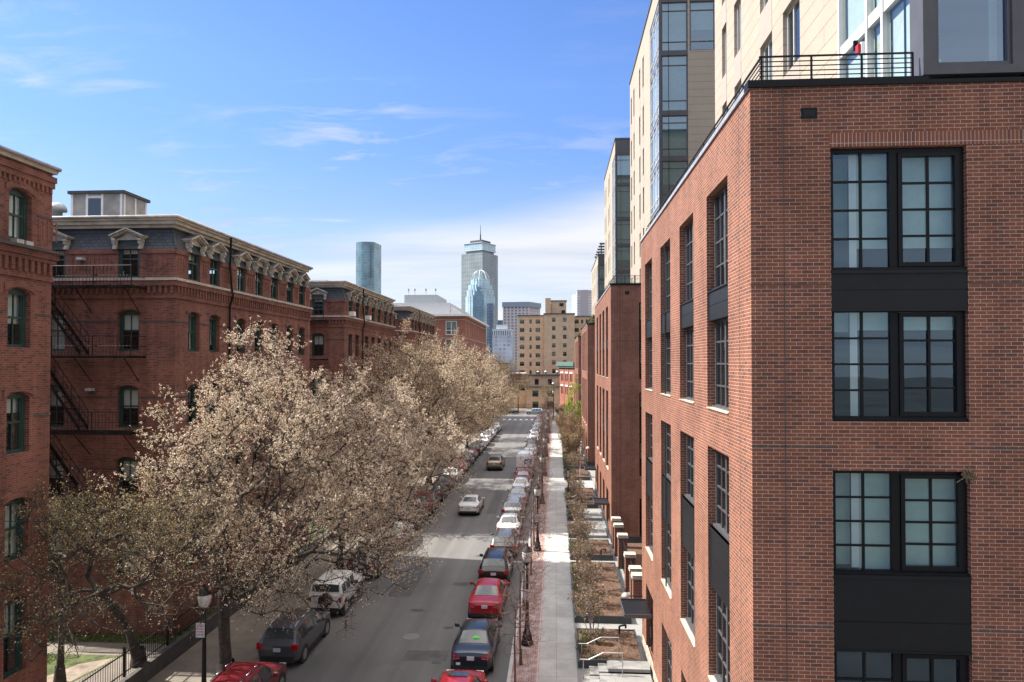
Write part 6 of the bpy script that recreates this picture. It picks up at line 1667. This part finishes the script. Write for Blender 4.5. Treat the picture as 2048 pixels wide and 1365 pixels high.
# multi-stem dry shrubs in the beds
sh = []
for sd, hgt, wdt, bl, lm_ in ((71, 1.7, .85, 2, 'dryleaf'), (72, 1.3, .8, 3, 'dryleaf'), (73, 3.6, 1.9, 4, 'dryleaf'), (74, 4.2, 2.1, 3, 'dryleaf')):
    rs = np.random.RandomState(sd)
    Vs, Fs, off = [], [], 0; LV = []
    for st in range(9 if hgt < 2 else 11):
        a = rs.rand() * 6.28; lean = .25 + rs.rand() * .75
        b0 = np.array([math.cos(a) * .12, math.sin(a) * .12, 0]); top = np.array([math.cos(a) * wdt * lean, math.sin(a) * wdt * lean, hgt * (1.05 - .35 * lean) * (.8 + .3 * rs.rand())])
        n = 6; pts = np.array([b0 + (top - b0) * (k / n) + np.array([0, 0, hgt * .12 * math.sin(math.pi * k / n)]) + rs.normal(size=3) * .03 for k in range(n + 1)])
        rr = np.linspace(.016 if hgt < 2 else .03, .006, n + 1)
        V, F = tubes(pts[:-1], pts[1:], rr[:-1], rr[1:], 4); Vs.append(V); Fs.append(F + off); off += len(V)
        m = 40 if hgt < 2 else 110
        q = rs.randint(2, n + 1, size=m); S = pts[q]; D = unit(rs.normal(size=(m, 3)) * .7 + np.array([0, 0, .8]) + unit(top - b0) * .4); ln = (.15 + .3 * rs.rand(m, 1)) * (1 if hgt < 2 else 1.9)
        V, F = tubes(S, S + D * ln, np.full(m, .006 if hgt < 2 else .009), np.full(m, .003), 3); Vs.append(V); Fs.append(F + off); off += len(V)
        for _ in range(bl):
            P = S + D * ln * (.4 + .7 * rs.rand(m, 1)) + rs.normal(size=(m, 3)) * .05; s = (.035 + .06 * rs.rand(m, 1)) * (1 if hgt < 2 else 1.5); u = unit(rs.normal(size=(m, 3))); v = unit(np.cross(u, rs.normal(size=(m, 3))))
            LV.append(np.stack([P - u * s * .5, P + v * s * .4, P + u * s * .6, P - v * s * .4], axis=1).reshape(-1, 3))
    LVc = np.concatenate(LV)
    sh.append((np_mesh('stems', np.concatenate(Vs), np.concatenate(Fs), M['twig_tan' if hgt > 2 else 'bark_pale'], True), np_mesh('dry_leaves', LVc, np.arange(len(LVc)).reshape(-1, 4), M[lm_])))
def shrub(k, x, y, z, s, lab, grp):
    r = thing('dry_shrub', lab, 'shrub', (x, y, z), (x * 7 + y * 3) % 6.28, grp); put('stems', sh[k][0], r, WL[r.name]); put('dry_leaves', sh[k][1], r, WL[r.name]); r.scale = (s, s, s)
near = [(1.75, 32.6, 0, 1.35, 'bare multi-stem shrub in the nearest planting bed'), (1.7, 36.6, 0, 1.25, 'low twiggy shrub at the front of the largest bed'), (1.75, 39.0, 1, 1.2, 'tan dry shrub in the middle of the largest bed'), (1.7, 41.4, 0, 1.2, 'twiggy shrub toward the back of the largest bed'), (1.75, 43.6, 1, 1.15, 'tan shrub at the far end of the largest bed'),
        (1.8, 46.9, 0, 1.2, 'twiggy shrub at the front of the third bed'), (1.75, 49.2, 1, 1.25, 'dry shrub at the back of the third bed'), (1.6, 53.2, 0, 1.2, 'shrub beside the nearer patio slab'), (1.6, 58.8, 1, 1.3, 'shrub beside the farther patio slab'), (1.8, 63.5, 0, 1.2, 'dry shrub just before the black post'), (2.0, 67.2, 1, 1.3, 'dry shrub just past the black post'), (2.4, 79.5, 0, 1.5, 'thin shrub in the bed beyond the cross path')]
for x, y, k, s, lab in near: shrub(k, x, y, .38, s, lab, 'dry shrubs in the near beds')
for i in range(15):
    y = 87.0 + i * 4.3; x = 1.9 + .5 * math.sin(i * 1.9)
    shrub(2 + i % 2, x, y, .35, 1.0 + .2 * math.sin(i * 2.7), 'tall tan multi-stem shrub nearest the cross path' if i == 0 else 'tall tan shrub in the hedge-like row along the far pavement', None if i == 0 else 'tall tan shrubs along the far right pavement')
shrub(2, 8.2, 40.5, .2, .9, 'bare twiggy shrub in the courtyard behind the brick pillars', None)
m_ = MB(); m_.tube((2.7, 79.0, .3), (2.85, 79.2, 3.6), .025); tag(m_.build('stake', M['white'], None), 'thin white stake leaning in the bed beyond the cross path', 'stake')
# grass tussocks: ground cover nobody could count
rs = np.random.RandomState(91); LV = []
for (y0, y1), col in zip(plr[:9], range(9)):
    n = int((y1 - y0) * 260); x = .98 + 1.25 * rs.rand(n) ** 1.2; y = y0 + .15 + (y1 - y0 - .3) * rs.rand(n)
    keep = (np.sin(x * 5 + y * 3.1) + np.sin(y * 2.3 - x * 2) + rs.normal(size=n) * .5) > -.2
    x, y = x[keep], y[keep]; n = len(x)
    P = np.stack([x, y, np.full(n, .36)], axis=1); D = unit(np.stack([rs.normal(size=n) * .6, rs.normal(size=n) * .6, np.full(n, .7)], axis=1)); h = (.12 + .22 * rs.rand(n, 1)); u = unit(np.cross(D, rs.normal(size=(n, 3)))) * .022
    LV.append(np.stack([P - u, P + u, P + u * .6 + D * h, P - u * .3 + D * h], axis=1).reshape(-1, 3))
LV = np.concatenate(LV)
tag(put('ground_cover', np_mesh('ground_cover', LV, np.arange(len(LV)).reshape(-1, 4), M['evergreen'])), 'low grey-green grassy ground cover along the planting beds', 'ground cover', None, 'stuff')
rs = np.random.RandomState(92); n = 26000
x = -27 + 9.9 * rs.rand(n); y = 23.5 + 8 * rs.rand(n); k = ~((y > 28.15) & (y < 29.5)) & ~((y < 28.2) & (x > -21)); x, y = x[k], y[k]; n = len(x)
P = np.stack([x, y, np.full(n, .8)], axis=1); D = unit(np.stack([rs.normal(size=n) * .5, rs.normal(size=n) * .5, np.full(n, .8)], axis=1)); u = unit(np.cross(D, rs.normal(size=(n, 3)))) * .012; h = .04 + .07 * rs.rand(n, 1)
LV = np.stack([P - u, P + u, P + u * .4 + D * h, P - u * .4 + D * h], axis=1).reshape(-1, 3)
tag(put('grass', np_mesh('grass', LV, np.arange(len(LV)).reshape(-1, 4), M['lawnblade'])), 'patchy green lawn between the two left brick buildings', 'grass', None, 'stuff')
# the fresh green tree past the third block
tree('green_tree', 'slim fresh yellow-green tree beside the third brick block', 'tree', (3.3, 113.5, .15), M['bark_pale'], M['freshleaf'], None, leafname='foliage',
     seed=81, trunk=[(0, 0, 0), (0, 0, 2.5), (0, .1, 4)], C=(0, 0, 6.4), Rad=(1.9, 1.9, 4.2), n_t=150, lobes=12, lobe_r=.36, r_trunk=.12, twigs=4, bl_per=5, bl_size=(.10, .2), step=.5)

# ------------------------------------------------------------------ sky, sun, camera
EL, AZ = RAD(47.0), RAD(7.0)              # the sun stands to the left, a touch ahead of square
sd = Vector((-math.cos(EL) * math.cos(AZ), math.cos(EL) * math.sin(AZ), math.sin(EL)))
sl_ = bpy.data.lights.new('sun', 'SUN'); sl_.energy = 5.0; sl_.angle = RAD(.5); sl_.color = (1.0, .94, .85)
so = bpy.data.objects.new('sun', sl_); COL.objects.link(so); so.rotation_euler = (-sd).to_track_quat('-Z', 'Y').to_euler()

W = bpy.data.worlds.new('World'); scene.world = W; W.use_nodes = True
nt = W.node_tree; bg = nt.nodes['Background']
sky = nt.nodes.new('ShaderNodeTexSky'); sky.sky_type = 'NISHITA'; sky.sun_disc = False
sky.sun_elevation = EL; sky.sun_rotation = math.atan2(sd.x, sd.y) % (2 * math.pi); sky.air_density = 1.0; sky.dust_density = .15; sky.ozone_density = 1.6; sky.altitude = 50
tc = nt.nodes.new('ShaderNodeTexCoord'); dirv = tc.outputs['Generated']
sp_ = nd(nt, 'ShaderNodeSeparateXYZ', {0: dirv})
el = sp_.outputs[2]; az = math_(nt, 'ARCTAN2', sp_.outputs[0], sp_.outputs[1])
hs = nd(nt, 'ShaderNodeHueSaturation', {'Hue': .514, 'Saturation': 1.22, 'Value': 1.12, 'Color': mixc(nt, 1.0, sky.outputs[0], ramp(nt, el, [(.03, (.66, .66, .70)), (.38, (1.06, 1.06, 1.06))]), 'MULTIPLY')})
# thin streaky cloud, laid out on a plane high above the city
pz = math_(nt, 'ADD', math_(nt, 'MAXIMUM', el, 0.0), .10)
cb = nd(nt, 'ShaderNodeCombineXYZ', {0: math_(nt, 'DIVIDE', sp_.outputs[0], pz), 1: math_(nt, 'DIVIDE', sp_.outputs[1], pz), 2: 0.0})
def cloudnoise(scale, sx, sy, det, rough, dist=0.0, off=(0, 0, 0)):
    mp = nd(nt, 'ShaderNodeMapping', {'Vector': cb.outputs[0], 'Scale': (sx, sy, 1), 'Location': off})
    return nd(nt, 'ShaderNodeTexNoise', {'Vector': mp.outputs[0], 'Scale': scale, 'Detail': det, 'Roughness': rough, 'Distortion': dist}).outputs['Fac']
big = cloudnoise(.55, 1, 1.2, 5, .5, .3, (2.3, 1.1, 0)); fine = cloudnoise(3.6, .8, 1.9, 8, .62, .5, (5.1, .4, 0))
wisps = math_(nt, 'MULTIPLY', ramp(nt, big, [(.40, (0, 0, 0)), (.62, (1, 1, 1))]), ramp(nt, fine, [(.50, (0, 0, 0)), (.72, (1, 1, 1))]))
wisps = math_(nt, 'MULTIPLY', wisps, 1.5, clamp=True)
# a soft bank low over the skyline, rising to the right
edge = math_(nt, 'MULTIPLY_ADD', az, .17, .245)
n_edge = cloudnoise(.30, .55, 1.0, 6, .55, .2, (.7, 3.4, 0))
edge = math_(nt, 'ADD', edge, math_(nt, 'MULTIPLY', math_(nt, 'SUBTRACT', n_edge, .5), .22))
bank = nd(nt, 'ShaderNodeMapRange', {0: math_(nt, 'SUBTRACT', edge, el), 1: -.012, 2: .055, 3: 0.0, 4: 1.0}, interpolation_type='SMOOTHSTEP').outputs[0]
inner = ramp(nt, cloudnoise(.33, .5, 1.3, 7, .6, .2, (8.2, 4.1, 0)), [(.30, (.62, .62, .62)), (.55, (1, 1, 1))])
azw = nd(nt, 'ShaderNodeMapRange', {0: az, 1: -.70, 2: -.36, 3: .45, 4: 1.0}, interpolation_type='SMOOTHSTEP').outputs[0]
bank = math_(nt, 'MULTIPLY', math_(nt, 'MULTIPLY', bank, inner), azw)
# a faint veil at the left
veil = nd(nt, 'ShaderNodeMapRange', {0: el, 1: .30, 2: .12, 3: 0.0, 4: .28}, interpolation_type='SMOOTHSTEP').outputs[0]
wisps = math_(nt, 'MULTIPLY', wisps, nd(nt, 'ShaderNodeMapRange', {0: az, 1: -.32, 2: -.12, 3: 1.0, 4: .22}, interpolation_type='SMOOTHSTEP').outputs[0])
cov = math_(nt, 'MAXIMUM', math_(nt, 'MAXIMUM', math_(nt, 'MULTIPLY', bank, .95), wisps), veil, clamp=True)
col = mixc(nt, cov, hs.outputs[0], ramp(nt, cloudnoise(.45, .5, 1.6, 7, .6, .3, (1.2, 7.7, 0)), [(.36, (3.1, 3.35, 3.9)), (.58, (4.9, 4.9, 5.05))]))
# unseen broken bright cloud added overhead, above the frame, as neutral fill light
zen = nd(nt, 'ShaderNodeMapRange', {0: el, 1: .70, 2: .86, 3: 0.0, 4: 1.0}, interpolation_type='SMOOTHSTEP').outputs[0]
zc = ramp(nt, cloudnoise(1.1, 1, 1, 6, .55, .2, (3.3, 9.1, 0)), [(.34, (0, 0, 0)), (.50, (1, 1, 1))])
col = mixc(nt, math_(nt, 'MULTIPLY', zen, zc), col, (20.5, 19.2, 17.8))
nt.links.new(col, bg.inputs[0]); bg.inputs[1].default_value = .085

cam = bpy.data.cameras.new('camera'); cam.sensor_width = 36.0; cam.lens = 36.0 * 1365 / 2048
cam.shift_y = .0102; cam.clip_start = .1; cam.clip_end = 9000
co = bpy.data.objects.new('camera', cam); COL.objects.link(co)
co.location = (0, 0, 13.3); PITCH = RAD(.95)
co.rotation_euler = (math.pi / 2 + PITCH, 0, math.atan(88 / 1365 * math.cos(PITCH)))
scene.camera = co
scene.view_settings.view_transform = 'Standard'; scene.view_settings.look = 'None'; scene.view_settings.exposure = 1.25; scene.view_settings.gamma = 1.0
scene.view_settings.use_curve_mapping = False
scene.cycles.max_bounces = 8; scene.cycles.transparent_max_bounces = 16; scene.cycles.diffuse_bounces = 4
